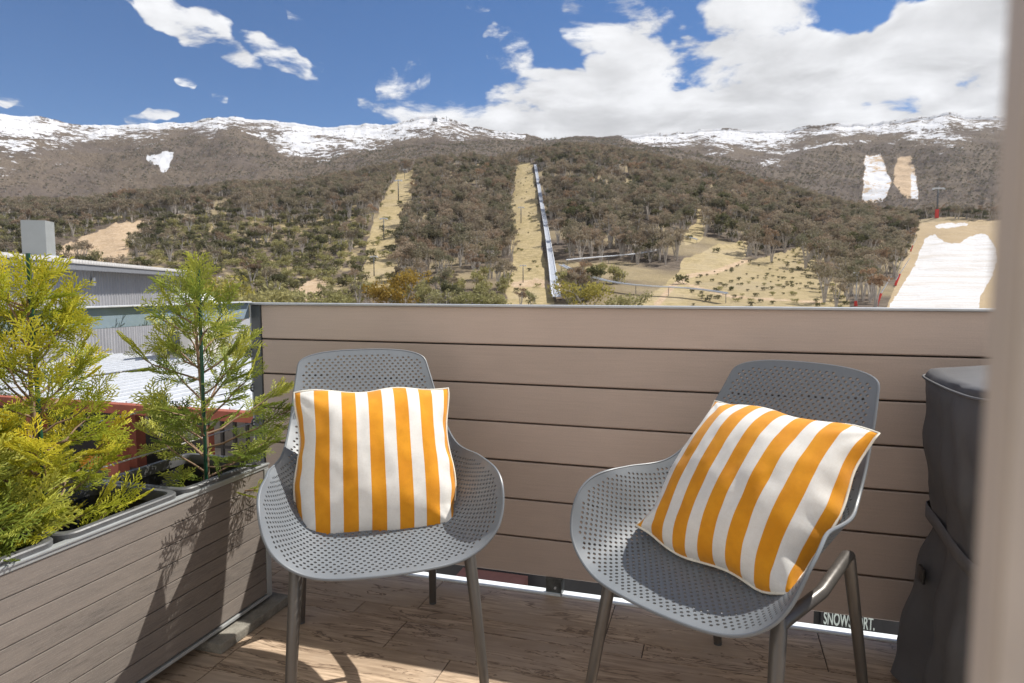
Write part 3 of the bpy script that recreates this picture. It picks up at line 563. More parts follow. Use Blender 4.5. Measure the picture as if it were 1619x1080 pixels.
poster(211, 657, 234, 686, 'small pale notice panel on the dark wall under the red beam', 3); poster(247, 653, 306, 694, 'large pale picture panel on the dark wall under the red beam', 9)
q0 = on_Y(122, 722, 10.4); q1 = on_Y(176, 746, 10.4); e3 = empty('orange_bin', ((q0[0] + q1[0]) / 2, 10.7, q1[2])); tag(e3, 'orange storage box standing behind the conifer below the red beam', 'box'); wv = (q1[0] - q0[0]) / 2
bx((-wv, -.3, 0), (wv, .4, q0[2] - q1[2]), .04).obj('body', simple('orange_plastic', (.72, .30, .02), .4), e3); bx((-wv - .03, -.33, q0[2] - q1[2]), (wv + .03, .43, q0[2] - q1[2] + .06), .02).obj('lid', simple('orange_lid', (.60, .24, .02), .4), e3)
bx((-1.2, -.25, -(q1[2] + 4.6)), (1.2, .35, -.0)).obj('plinth', M_DWALL, e3)
# round emblem on the membrane roof
q = on_z(50, 596, -1.19); e4 = empty('roof_emblem', (q[0], q[1], -1.195), YAW + .9); tag(e4, 'dark round emblem on the white roof behind the left conifer', 'emblem'); mb = MB(); R0 = .36
mb.tube([(R0 * math.cos(t * math.pi / 16), 1.9 * R0 * math.sin(t * math.pi / 16), .01) for t in range(33)], .03, 6); mb.tube([(-.10, -.45, .01), (-.10, .45, .01)], .03, 6); mb.tube([(.08, -.30, .01), (.08, .25, .01)], .03, 6); mb.tube([(-.22, .15, .01), (.2, .15, .01)], .03, 6)
mb.obj('ring', M_STEEL, e4)
# shopfront below, seen through the gap under the wall
def on_low(x, y): return on_Y(x, y, 9)
e = empty('shopfront', (1.7, 9, -4.6)); tag(e, 'dark shopfront seen through the gap under the balcony wall', 'shopfront')
bx((-9, .02, 0), (6, 3, 2.2)).obj('wall', simple('shop_black', (.025, .026, .03), .4), e); bx((-.62, -.05, 0), (-.42, .02, 2.2)).obj('pilaster', simple('shop_brown', (.20, .155, .14), .7), e)
bx((-5.2, -.4, .9), (-4.2, .02, 1.5)).obj('brick_pier', simple('shop_brick', (.28, .13, .11), .8), e)
sg = bx((1.36, 8.93, -3.32), (2.06, 8.98, -2.9)).obj('shop_sign', simple('sign_black', (.02, .021, .024), .4)); tag(sg, 'black shop sign lettered SNOWSPORT. seen under the balcony wall', 'sign')
tc = bpy.data.curves.new('lettering', 'FONT'); tc.body = 'SNOWSPORT.'; tc.size = .19; tc.extrude = .004; tc.offset = .003; to = bpy.data.objects.new('tmp', tc); COL.objects.link(to)
bpy.context.view_layer.update(); me = bpy.data.meshes.new_from_object(to.evaluated_get(bpy.context.evaluated_depsgraph_get())); COL.objects.unlink(to); bpy.data.objects.remove(to)
lo = link('lettering', me, sg); xs = [v.co.x for v in me.vertices]; ys = [v.co.y for v in me.vertices]
A = on_Y(1303, 962, 8.92); B = on_Y(1383, 990, 8.92)
for v in me.vertices: v.co = ((v.co.x - min(xs)) / (max(xs) - min(xs)) * (B[0] - A[0]) + A[0], 8.925 - v.co.z, (v.co.y - min(ys)) / (max(ys) - min(ys)) * .165 + A[2] - .205)
me.materials.clear(); me.materials.append(simple('sign_letters', (.70, .78, .72), .5))

# ------------------------------------------------------------------ balcony
def tile(g):
    p = g.coord('Object'); pid = g.attr('pid'); offv = g.new('ShaderNodeCombineXYZ'); g.put(offv, 0, g.math('MULTIPLY', pid, 7.3)); g.put(offv, 1, g.math('MULTIPLY', pid, 3.1)); g.put(offv, 2, pid)
    av = g.new('ShaderNodeVectorMath', operation='ADD'); g.put(av, 0, p); g.put(av, 1, offv.outputs[0]); q = av.outputs[0]
    st = g.mapping(q, scale=(1.3, 6.5, 1)); n1 = g.noise(st, 1.5, 6, .6, 1.1); n2 = g.noise(g.mapping(q, scale=(3, 30, 1)), 2.5, 6, .65, .4); n3 = g.noise(q, 2.0, 4, .6)
    rings = g.math('SINE', g.math('MULTIPLY', g.math('ADD', n1, g.math('MULTIPLY', n3, .25)), 34.))
    vein = g.mr(rings, .90, 1.0, 0, 1)
    base = g.mix(g.mr(n2, .34, .66), (.27, .195, .135), (.60, .46, .33)); base = g.mix(g.mr(n1, .42, .60, 0, .75), base, (.34, .255, .18))
    base = g.mix(g.mr(n3, .45, .65, 0, .5), base, (.46, .38, .31)); base = g.mix(g.math('MULTIPLY', vein, .80), base, (.11, .072, .048))
    base = g.mix(g.mr(pid, 0, 1, 0, .30, 'LINEAR'), base, (.27, .19, .13))
    return {'Base Color': base, 'Roughness': g.mr(n2, .3, .7, .38, .58), 'Specular IOR Level': .45, 'Normal': g.bump(n2, .25, .002)}
FX0, FX1, FY0, FY1 = -2.0, 2.7, -.3, 2.172
v = []; f = []; pid = []; rows = [2.172, 1.948, 1.868, 1.700]; wds = [.232, .08, .168]; k = 0
while rows[-1] > FY0: rows.append(rows[-1] - wds[k % 3]); k += 1
seedx = [-.918, -1.11, -.915, -.70]
for i in range(len(rows) - 1):
    y1, y0 = rows[i], rows[i + 1]; step = .62 if i != 1 else .93; xs0 = (seedx[i] if i < 4 else seedx[0] + random.random() * .6); xs_ = [xs0 + j * step for j in range(-4, 8)]; xs_ = [FX0] + [x for x in xs_ if FX0 + .05 < x < FX1 - .05] + [FX1]; gp = .0016
    for a, b in zip(xs_[:-1], xs_[1:]):
        n0_ = len(v); pr = random.random(); v += [(a + gp, y0 + gp, 0), (b - gp, y0 + gp, 0), (b - gp, y1 - gp, 0), (a + gp, y1 - gp, 0), (a + gp, y0 + gp, -.004), (b - gp, y0 + gp, -.004), (b - gp, y1 - gp, -.004), (a + gp, y1 - gp, -.004)]
        f += [(n0_, n0_ + 1, n0_ + 2, n0_ + 3)] + [(n0_ + 4 + j, n0_ + 4 + (j + 1) % 4, n0_ + (j + 1) % 4, n0_ + j) for j in range(4)]; pid += [pr] * 8
o = mesh_obj('balcony_floor', v, f, mat('wood_look_tile', tile)); at = o.data.attributes.new('pid', 'FLOAT', 'POINT'); at.data.foreach_set('value', pid); struct(o)
struct(bx((FX0, FY0, -.25), (FX1, 2.172, -.004)).obj('balcony_slab', simple('grout', (.07, .06, .055), .9)))
o = bx((FX0, 2.174, -.20), (FX1, 2.213, .004)).obj('floor_edge_strip', simple('edge_white', (.74, .78, .80), .45, var=.06, scale=5)); struct(o)

M_BOARD = None
def board_m(g):
    p = g.coord('Object'); n1 = g.noise(g.mapping(p, scale=(2, 1, 60)), 3, 5, .6); n2 = g.noise(p, 1.3, 4, .6); n3 = g.noise(g.mapping(p, scale=(1, 1, 1)), 240, 2, .5); bd = g.attr('bid')
    f_ = g.math('ADD', g.math('ADD', g.mr(n1, .3, .7, -.05, .05, 'LINEAR'), g.mr(n2, .3, .7, .90, 1.08, 'LINEAR')), g.math('ADD', g.mr(n3, .3, .7, -.05, .05, 'LINEAR'), g.mr(bd, 0, 1, -.09, .05, 'LINEAR')))
    cc = g.new('ShaderNodeCombineColor'); [g.put(cc, i, f_) for i in range(3)]
    return {'Base Color': g.mix(1., (.50, .405, .35), cc.outputs[0], 'MULTIPLY'), 'Roughness': .55, 'Normal': g.bump(g.math('ADD', n1, g.math('MULTIPLY', n3, .5)), .35, .0012)}
M_BOARD = mat('taupe_board', board_m)
M_CAP = simple('cap_metal', (.46, .48, .50), .4, .35, var=.1, scale=3); M_DK = simple('dark_grey_post', (.085, .095, .105), .45, .2, var=.1, scale=3)
wall = empty('balcony_wall', (0, 2.183, 0)); tag(wall, 'taupe horizontal board balcony wall with thin grey metal cap behind the chairs', 'wall')
WX0, WX1 = -1.668, 2.7; zb = .053; nb = 7; hb = (.990 - zb) / nb
for i in range(nb):
    z0 = zb + i * hb; mb = MB(); b_ = .0035; y0 = 0; th = .018
    prof = [(0 + b_, z0 + .0055), (0, z0 + .0055 + b_), (0, z0 + hb - .002), (.002, z0 + hb), (th, z0 + hb), (th, z0 + .0055)]
    v = [(WX0, y, z) for y, z in prof] + [(WX1, y, z) for y, z in prof]; f = [(j, (j + 1) % 6, 6 + (j + 1) % 6, 6 + j) for j in range(6)] + [tuple(range(6))[::-1], tuple(range(6, 12))]
    # very slight settling so the boards are not perfectly parallel
    dz = random.uniform(-.0008, .0008); v = [(x, y, z + (dz if x > 0 else -dz)) for x, y, z in v]
    o = mesh_obj('board', v, f, M_BOARD, wall); at = o.data.attributes.new('bid', 'FLOAT', 'POINT'); at.data.foreach_set('value', [random.random()] * len(o.data.vertices))
bx((WX0 - .01, .0185, zb + .004), (WX1, .03, .988)).obj('backing', simple('backing_dark', (.06, .05, .045), .8), wall)
bx((WX0 - .085, -.012, .990), (WX1, .062, .9975), .002).obj('cap', M_CAP, wall)
pst = MB().box((WX0 - .046, -.004, -.15), (WX0 - .003, .045, .9895), .003).obj('end_post', M_DK, wall)
bx((WX0 - .062, .01, -.1), (WX0 - .0465, .022, .9895), .001).obj('flange', simple('galv_flange', (.30, .33, .35), .45, .4), wall)
for X_ in (-.514, .60 + .62, -1.4):
    bk = MB().box((X_ - .028, .004, .0005), (X_ + .028, .0115, .0545), .001).box((X_ + .0285, -.012, .0), (X_ + .0315, .03, .052)).obj('bracket', simple('bracket_steel', (.12, .13, .13), .35, .6, var=.4, scale=40), wall); MB().tube([(X_ + .006, .004, .022), (X_ + .006, -.002, .022)], .004, 8).obj('screw', M_GALV, bk)
# side balustrade
M_RAIL = simple('rail_steel', (.26, .34, .41), .42, .1, var=.12, scale=6)
rail = empty('side_balustrade', (-1.72, 0, 0)); tag(rail, 'side balustrade with flat blue grey steel top rail and thin wires beside the planter', 'balustrade')
bx((-.006, -.4, .937), (.006, 2.17, .9975), .0015).obj('top_rail', M_RAIL, rail)
bx((-.02, -.4, .9985), (.02, 2.17, 1.003), .001).obj('rail_lip', M_GALV, rail)
for z_ in (.803, .667, .529, .392, .255, .118): 
    wr = MB().tube([(0, -.4, z_), (0, .9, z_ - .002), (0, 2.2, z_)], .0023, 8).obj('wire', simple('wire_steel', (.66, .64, .60), .35, .5), rail, True)
    mb = MB(); mb.tube([(0, 2.185 + .012 * math.cos(t * math.pi / 6), z_ + .014 * math.sin(t * math.pi / 6)) for t in range(13)], .0035, 6).obj('eye_bolt', M_DK, rail, True)
bx((-.02, .55, -.15), (.02, .59, .936)).obj('post', M_DK, rail)

# ------------------------------------------------------------------ planter
M_FRAME = simple('planter_frame', (.40, .42, .425), .42, .3, var=.08, scale=6)
def comp(g):
    p = g.coord('Object'); bid = g.attr('bid'); n1 = g.noise(g.mapping(p, scale=(1, 3.5, 90)), 6, 5, .7); n2 = g.noise(g.mapping(p, scale=(1, 1, 12)), 4, 4, .6); n3 = g.noise(p, 420, 2, .6)
    c = g.mix(g.mr(n1, .3, .7), (.085, .076, .070), (.21, .185, .165)); c = g.mix(g.mr(n2, .35, .65, 0, .5), c, (.22, .19, .165)); c = g.mix(g.mr(bid, 0, 1, 0, .45, 'LINEAR'), c, (.25, .215, .19)); c = g.mix(g.mr(n3, .55, .75, 0, .35), c, (.38, .35, .31))
    return {'Base Color': c, 'Roughness': .7, 'Specular IOR Level': .3, 'Normal': g.bump(g.math('ADD', n1, g.math('MULTIPLY', n3, .6)), .5, .001)}
M_COMP = mat('composite_board', comp)
pl_ = empty('planter_box', (-1.386, 1.825, 0)); tag(pl_, 'long planter box clad in brown grey composite boards with metal trim', 'planter')
PX0, PY0 = -.335, -1.30; zlo, zhi = .055, .470; nbd = 8; hb2 = (zhi - zlo) / nbd
for i in range(nbd):
    z0 = zlo + i * hb2
    o = MB().box((-.016, PY0 + .02, z0 + .0012), (-.003, -.022, z0 + hb2 - .0012), .0012).obj('board', M_COMP, pl_); at = o.data.attributes.new('bid', 'FLOAT', 'POINT'); at.data.foreach_set('value', [random.random()] * len(o.data.vertices))
    o = MB().box((PX0 + .022, -.016, z0 + .0012), (-.022, -.003, z0 + hb2 - .0012), .0012).obj('board', M_COMP, pl_); at = o.data.attributes.new('bid', 'FLOAT', 'POINT'); at.data.foreach_set('value', [random.random()] * len(o.data.vertices))
mbf = MB(); mbf.box((-.022, PY0, zhi), (0, 0, zhi + .010), .002).box((-.017, PY0, zhi + .0105), (.003, .003, zhi + .0165), .0015).obj('top_trim', M_FRAME, pl_)
MB().box((PX0, -.02, zhi), (-.023, 0, zhi + .014), .002).box((PX0, PY0, zhi), (PX0 + .02, -.021, zhi + .014), .002).obj('top_trim', M_FRAME, pl_)
MB().box((-.022, -.021, zlo - .004), (.0005, .0005, zhi - .0005), .002).obj('corner_trim', M_FRAME, pl_)
MB().box((-.020, PY0, zlo - .014), (.001, .0, zlo - .0045), .0015).obj('bottom_trim', M_FRAME, pl_)
bx((PX0, PY0, zlo), (PX0 + .012, 0, zhi - .001)).obj('back_panel', M_DK, pl_); bx((PX0 + .013, PY0 + .02, zlo), (-.0165, -.0165, zlo + .012)).obj('base_board', M_DK, pl_)
bx((PX0 + .02, -.12, .030), (-.03, -.01, zlo - .0145)).obj('foot', simple('foot_black', (.02, .02, .02), .6), pl_)
def conc(g):
    p = g.coord('Object'); n1 = g.noise(p, 12, 6, .65); n2 = g.noise(p, 160, 4, .7); c = g.mix(g.mr(n1, .3, .7), (.10, .095, .08), (.26, .245, .21)); c = g.mix(g.mr(n2, .5, .8, 0, .6), c, (.42, .40, .35)); return {'Base Color': c, 'Roughness': .95, 'Normal': g.bump(n2, .8, .003)}
cb_ = MB().box((-.30, -.33, .0005), (.045, .0, .031), .004).obj('paving_block', mat('worn_concrete', conc)); cb_.location = (-1.386, 1.86, 0); tag(cb_, 'worn grey concrete paving slab propping up the planter corner', 'paving slab')
M_POT = simple('pot_black', (.022, .023, .026), .42, var=.2, scale=12); M_POTR = simple('pot_rim_lit', (.09, .092, .095), .45, var=.2, scale=25)  # rims are black plastic too; their lit look is painted as lighter grey
def soil(g): p = g.coord('Object'); n_ = g.noise(p, 60, 5, .7); return {'Base Color': g.mix(n_, (.02, .014, .01), (.10, .07, .045)), 'Roughness': 1., 'Normal': g.bump(n_, 1., .01)}
M_SOIL = mat('potting_soil', soil)
def rrect(hx, hy, rad, n=6):
    o = []
    for cx_, cy_, a0 in ((hx - rad, hy - rad, 0), (-hx + rad, hy - rad, 90), (-hx + rad, -hy + rad, 180), (hx - rad, -hy + rad, 270)):
        for i in range(n + 1): a = R(a0 + 90 * i / n); o.append((cx_ + rad * math.cos(a), cy_ + rad * math.sin(a)))
    return o
def pot(cy, label):
    e = empty('plant_pot', (-1.548, cy, .07)); tag(e, label, 'plant pot', 'black plant pots standing in the planter box'); hx, hy = .158, .176
    secs = [(hx - .03, hy - .03, .0, .02), (hx - .012, hy - .012, .405, .03), (hx - .012, hy - .012, .418, .03)]; mb = MB(); 
    for a, b, z_, r_ in [(hx - .035, hy - .035, 0, .02), (hx - .013, hy - .013, .413, .03), (hx - .016, hy - .016, .413, .028), (hx - .038, hy - .038, .006, .018)]: mb.v += [(x, y, z_) for x, y in rrect(a, b, r_)]
    n_ = 28; mb.f = [(s * n_ + i, s * n_ + (i + 1) % n_, (s + 1) * n_ + (i + 1) % n_, (s + 1) * n_ + i) for s in range(3) for i in range(n_)] + [tuple(range(3 * n_, 4 * n_))]; mb.obj('body', M_POT, e, True, 35)
    mb = MB()
    for a, b, z_, r_ in [(hx, hy, .404, .04), (hx, hy, .427, .04), (hx - .003, hy - .003, .430, .038), (hx - .018, hy - .018, .430, .028), (hx - .0215, hy - .0215, .424, .026), (hx - .0215, hy - .0215, .40, .026)]: mb.v += [(x, y, z_) for x, y in rrect(a, b, r_)]
    mb.f = [(s * n_ + i, s * n_ + (i + 1) % n_, (s + 1) * n_ + (i + 1) % n_, (s + 1) * n_ + i) for s in range(5) for i in range(n_)]; mb.obj('rim', M_POTR, e, True, 35)
    so_ = MB(); so_.v = [(x, y, .31) for x, y in rrect(hx - .021, hy - .021, .026)]; so_.f = [tuple(range(28))]; so_.obj('soil', M_SOIL, e)
pot(1.643, 'farthest black pot in the planter, holding the open green conifer'); pot(1.286, 'middle black pot in the planter under the yellow conifer'); pot(.929, 'nearest black pot in the planter at the left edge')

# ------------------------------------------------------------------ conifers
def frond(r, L=.13):
    """flat feathery spray in the XY plane along +X"""
    S = []  # segments: p0, p1, w0, w1, tip
    def br(p, d, L_, lev):
        n_ = max(3, int(L_ / (.0115 if lev == 0 else .0100))); q = np.array(p, float); dirn = d
        for i in range(n_):
            dirn2 = dirn + r.normal() * .06; stp = L_ / n_; q2 = q + stp * np.array([math.cos(dirn2), math.sin(dirn2), r.normal() * .10 - (.05 if lev else .0)])
            S.append((q, q2, lev, i / n_)); 
            if lev < 2 and i >= (1 if lev else 1):
                u = i / n_; ll = L_ * ((.52 * math.sin(math.pi * min(1, u * .85 + .15)) + .12) if lev == 0 else .46 * (1 - u * .75)); sd_ = 1 if i % 2 else -1
                if ll > .005: br(q2, dirn2 + sd_ * (.75 + r.normal() * .12) * (1 - .3 * u), ll * (.8 + .4 * r.random()), lev + 1)
            q = q2; dirn = dirn2
    br((0, 0, 0), 0, L, 0); V = []; T_ = []
    for q, q2, lev, u in S:
        w = (.0018, .0021, .0025)[lev]; d_ = q2 - q; d_ /= np.linalg.norm(d_) + 1e-9; e1 = np.cross(d_, (0, 0, 1)); e1 /= np.linalg.norm(e1) + 1e-9; e2_ = np.cross(d_, e1)
        for ax in (e1, e2_ * .8):
            V += [q - ax * w, q + ax * w, q2 + ax * w * .8, q2 - ax * w * .8]; T_ += [lev] * 4
    return np.array(V), np.array(T_, float)
FR = [frond(np.random.default_rng(300 + i), .12 + .02 * (i % 3)) for i in range(6)]
def leafm(name, c0, c1, c2):
    def b(g):
        t = g.attr('tint'); n_ = g.noise(g.coord('Object'), 9, 3, .6); c = g.ramp(g.math('ADD', g.math('MULTIPLY', t, .75), g.math('MULTIPLY', n_, .3)), [(.1, c0), (.5, c1), (.9, c2)])
        p = g.new('ShaderNodeBsdfPrincipled'); g.put(p, 'Base Color', c); g.put(p, 'Roughness', .5); g.put(p, 'Specular IOR Level', .35); tt = g.new('ShaderNodeBsdfTranslucent'); g.put(tt, 0, c); m = g.new('ShaderNodeMixShader'); m.inputs[0].default_value = .35
        g.l.new(p.outputs[0], m.inputs[1]); g.l.new(tt.outputs[0], m.inputs[2]); return m.outputs[0]
    return mat(name, b)
M_LY = leafm('golden_conifer_leaf', (.10, .15, .025), (.42, .46, .05), (.80, .70, .08)); M_LG = leafm('green_conifer_leaf', (.08, .13, .03), (.28, .35, .065), (.66, .64, .13)); M_TWIG = simple('conifer_bark', (.26, .17, .11), .85, var=.35, scale=30)
M_STAKE = simple('green_stake', (.012, .07, .04), .35)
def conifer(base, height, spread, nbr, mleaf, seed, label, stake_h, dens=1.0, low=.0, lean=(0, 0), group=None, yellow=0., fs=1.0):
    r = np.random.default_rng(seed); e = empty('young_conifer', base); tag(e, label, 'conifer', group); tw_ = MB(); V = []; TT = []; hs = height
    tr = [Vector((lean[0] * t + .008 * math.sin(5 * t + seed), lean[1] * t + .008 * math.cos(4 * t), hs * t)) for t in np.linspace(0, 1, 9)]
    MB().tube(tr, [.0085 * (1 - .8 * i / 8) + .001 for i in range(9)], 8).obj('trunk', M_TWIG, e, True)
    def at_t(t): k = min(7, int(t * 8)); return tr[k].lerp(tr[k + 1], t * 8 - k)
    def addf(p, d, roll, sc_, tint):
        k = r.integers(0, len(FR)); v, t = FR[k]; d = d.normalized(); up = Vector((0, 0, 1)); s_ = d.cross(up); s_ = (s_ if s_.length > .05 else Vector((1, 0, 0))).normalized(); n_ = s_.cross(d); s2 = s_ * math.cos(roll) + n_ * math.sin(roll); n2 = d.cross(s2)
        Mm = np.array([tuple(d), tuple(s2), tuple(n2)]) * sc_; V.append(v @ Mm + np.array(tuple(p))); TT.append(np.clip(tint + (t - 1) * .10 + r.normal() * .06, 0, 1))
    for b in range(nbr):
        t = low + (1 - low) * ((b + r.random()) / nbr) ** .95; an = b * 2.39996 + r.normal() * .35; L = spread * ((1 - t) ** .62 * .92 + .10) * (.7 + .5 * r.random()) * (1 if t > .12 else .75)
        p0 = at_t(min(t, .985)); el_ = .30 + .55 * t + r.normal() * .15; dh = Vector((math.cos(an), math.sin(an), 0))
        pts = [p0]; q = p0.copy(); n_ = 5
        for i in range(n_): ee = el_ + (i / n_) * .35 - .12; q = q + (dh * math.cos(ee) + Vector((0, 0, math.sin(ee)))) * L / n_ + Vector(tuple(r.normal(size=3) * .004)); pts.append(q.copy())
        tw_.tube(pts, [.0032 * (1 - .75 * i / n_) + .0006 for i in range(n_ + 1)], 5, False)
        base_t = .10 + .50 * r.random() + yellow
        nf = max(2, int(L / .020 * dens))
        for j in range(nf):
            u = .22 + .78 * (j + r.random()) / nf; k = min(n_ - 1, int(u * n_)); p = pts[k].lerp(pts[k + 1], u * n_ - k); dd_ = (pts[k + 1] - pts[k]).normalized(); sd_ = 1 if j % 2 else -1
            sw = (dd_.cross(Vector((0, 0, 1))).normalized() * sd_ * (.9 - .5 * u) + dd_ + Vector((0, 0, r.normal() * .22 - .05))); addf(p, sw, r.normal() * .55, (.55 + .35 * r.random()) * (1.05 - .3 * u) * fs, base_t + .25 * u)
        addf(pts[-2], pts[-1] - pts[-2] + Vector((0, 0, .01)), r.normal() * .5, .8 * fs, base_t + .35)  # tint climbs outward: lit yellow tips and darker inside put into leaf colour
    for j in range(4): addf(at_t(.93), Vector((r.normal() * .5, r.normal() * .5, 1)), r.random() * 3, .42 * fs, .6 + yellow)
    Vv = np.concatenate(V); me_ = fast_mesh('foliage', Vv, np.arange(len(Vv)).reshape(-1, 4), [mleaf], attrs={'tint': np.concatenate(TT)}); link('foliage', me_, e); tw_.obj('branches', M_TWIG, e, True)
    if stake_h: 
        st = MB().tube([(.016, -.012, -.04), (.016 + lean[0] * .6, -.012, stake_h)], .0052, 10).obj('stake', M_STAKE, e, True, 50)
        for t in (.35, .8): MB().tube([(.006 + .016 * math.cos(a_), -.006 + .012 * math.sin(a_), stake_h * t) for a_ in np.linspace(0, 6.28, 12)], .0016, 6).obj('tie', M_STAKE, st)
    return e
conifer((-1.600, 1.235, .375), .66, .235, 54, M_LY, 21, 'dense golden yellow young conifer tied to a green stake in the middle pot', .765, .66, .02, (-.02, 0), yellow=.02, fs=.80)
conifer((-1.63, 1.13, .375), .40, .17, 26, M_LY, 23, 'low golden shoot of conifer beside the dense golden one, leaning to the left edge', 0, .9, .02, (-.10, -.04), yellow=.0, fs=.8)
conifer((-1.515, 1.685, .375), .655, .27, 36, M_LG, 31, 'open green young conifer on a green stake in the farthest pot', .745, .62, .03, (.0, 0), fs=.82)
conifer((-1.56, .96, .375), .26, .20, 22, M_LG, 37, 'small bushy conifer at the lower left edge in the nearest pot', 0, 1.0, .02, (.0, .05))

# ------------------------------------------------------------------ perforated chairs
K = .8689
SP = dict(L=.98, tb=.4648, bw=.1191, a0=.1778, a1=1.0641, lip=.1857, topc=0., yf=.3988, zf=.4377, w=[.2397, .3818, .4368, .3929, .3044, .2665, .2444, .2203], rf=.08, rb=.0577, h=[.561, .9904, 1.161, .8778, .5036, .315], s0=.12, s1=.3471, d=[1.7255, 2.1232, 2.285, 2.6393, 3.0572])
tt_ = np.linspace(0, SP['L'], 400); sg_ = 1 / (1 + np.exp(-(tt_ - SP['tb']) / SP['bw'])); aa_ = SP['a0'] + (SP['a1'] - SP['a0']) * sg_ - SP['lip'] * np.exp(-tt_ / .05)
yy_ = np.concatenate([[0], np.cumsum(np.cos(aa_[:-1]) * tt_[1])]) - SP['yf']; zz_ = np.concatenate([[0], np.cumsum(np.sin(aa_[:-1]) * tt_[1])]) + SP['zf']
def wid(t):
    L_ = SP['L']; u = np.clip(t / L_, 0, 1); ks = np.array([0, .12, .27, .42, .56, .70, .85, 1.]); vs = np.array(SP['w']); i = np.clip(np.searchsorted(ks, u, side='right') - 1, 0, 6); h_ = ks[i + 1] - ks[i]; x = (u - ks[i]) / h_; m = np.gradient(vs, ks)
    b_ = (2 * x ** 3 - 3 * x ** 2 + 1) * vs[i] + (x ** 3 - 2 * x ** 2 + x) * h_ * m[i] + (-2 * x ** 3 + 3 * x ** 2) * vs[i + 1] + (x ** 3 - x ** 2) * h_ * m[i + 1]
    f_ = np.where(t < SP['rf'], np.sqrt(np.clip(1 - (1 - t / SP['rf']) ** 2, 0, 1)), 1.); q_ = np.clip((t - (L_ - SP['rb'])) / SP['rb'], 0, 1); return b_ * f_ * np.clip(1 - q_ ** 2.6, 0, 1) ** (1 / 2.6)
def smooth_interp(u, ks, vs):
    uu = np.linspace(0, 1, 201); v = np.interp(uu, ks, vs); kk = np.exp(-np.linspace(-2, 2, 31) ** 2); kk /= kk.sum(); v = np.convolve(np.pad(v, 15, mode='edge'), kk, 'valid'); return np.interp(u, uu, v)
def surf(s, t):
    y = np.interp(t, tt_, yy_); z = np.interp(t, tt_, zz_); u = t / SP['L']; th = smooth_interp(u, [0, .15, .35, .55, .75, 1], SP['h']); S = np.abs(s); x = 0; n_ = 0
    for k in range(12): q = S * (k + .5) / 12; r_ = np.clip((q - SP['s0']) / (SP['s1'] - SP['s0']), 0, 1); r_ = r_ * r_ * (3 - 2 * r_); x = x + np.cos(th * r_) * S / 12; n_ = n_ + np.sin(th * r_) * S / 12
    b_ = smooth_interp(u, [0, .3, .55, .8, 1], SP['d']); return np.stack([np.sign(s) * x, y + n_ * np.cos(b_), z + n_ * np.sin(b_)], -1) * K
def snorm(s, t):
    e_ = 1e-3; a = surf(s + e_, t) - surf(s - e_, t); b = surf(s, np.clip(t + e_, 0, SP['L'])) - surf(s, np.clip(t - e_, 0, SP['L'])); n_ = np.cross(a, b); return n_ / (np.linalg.norm(n_, axis=-1, keepdims=True) + 1e-12)
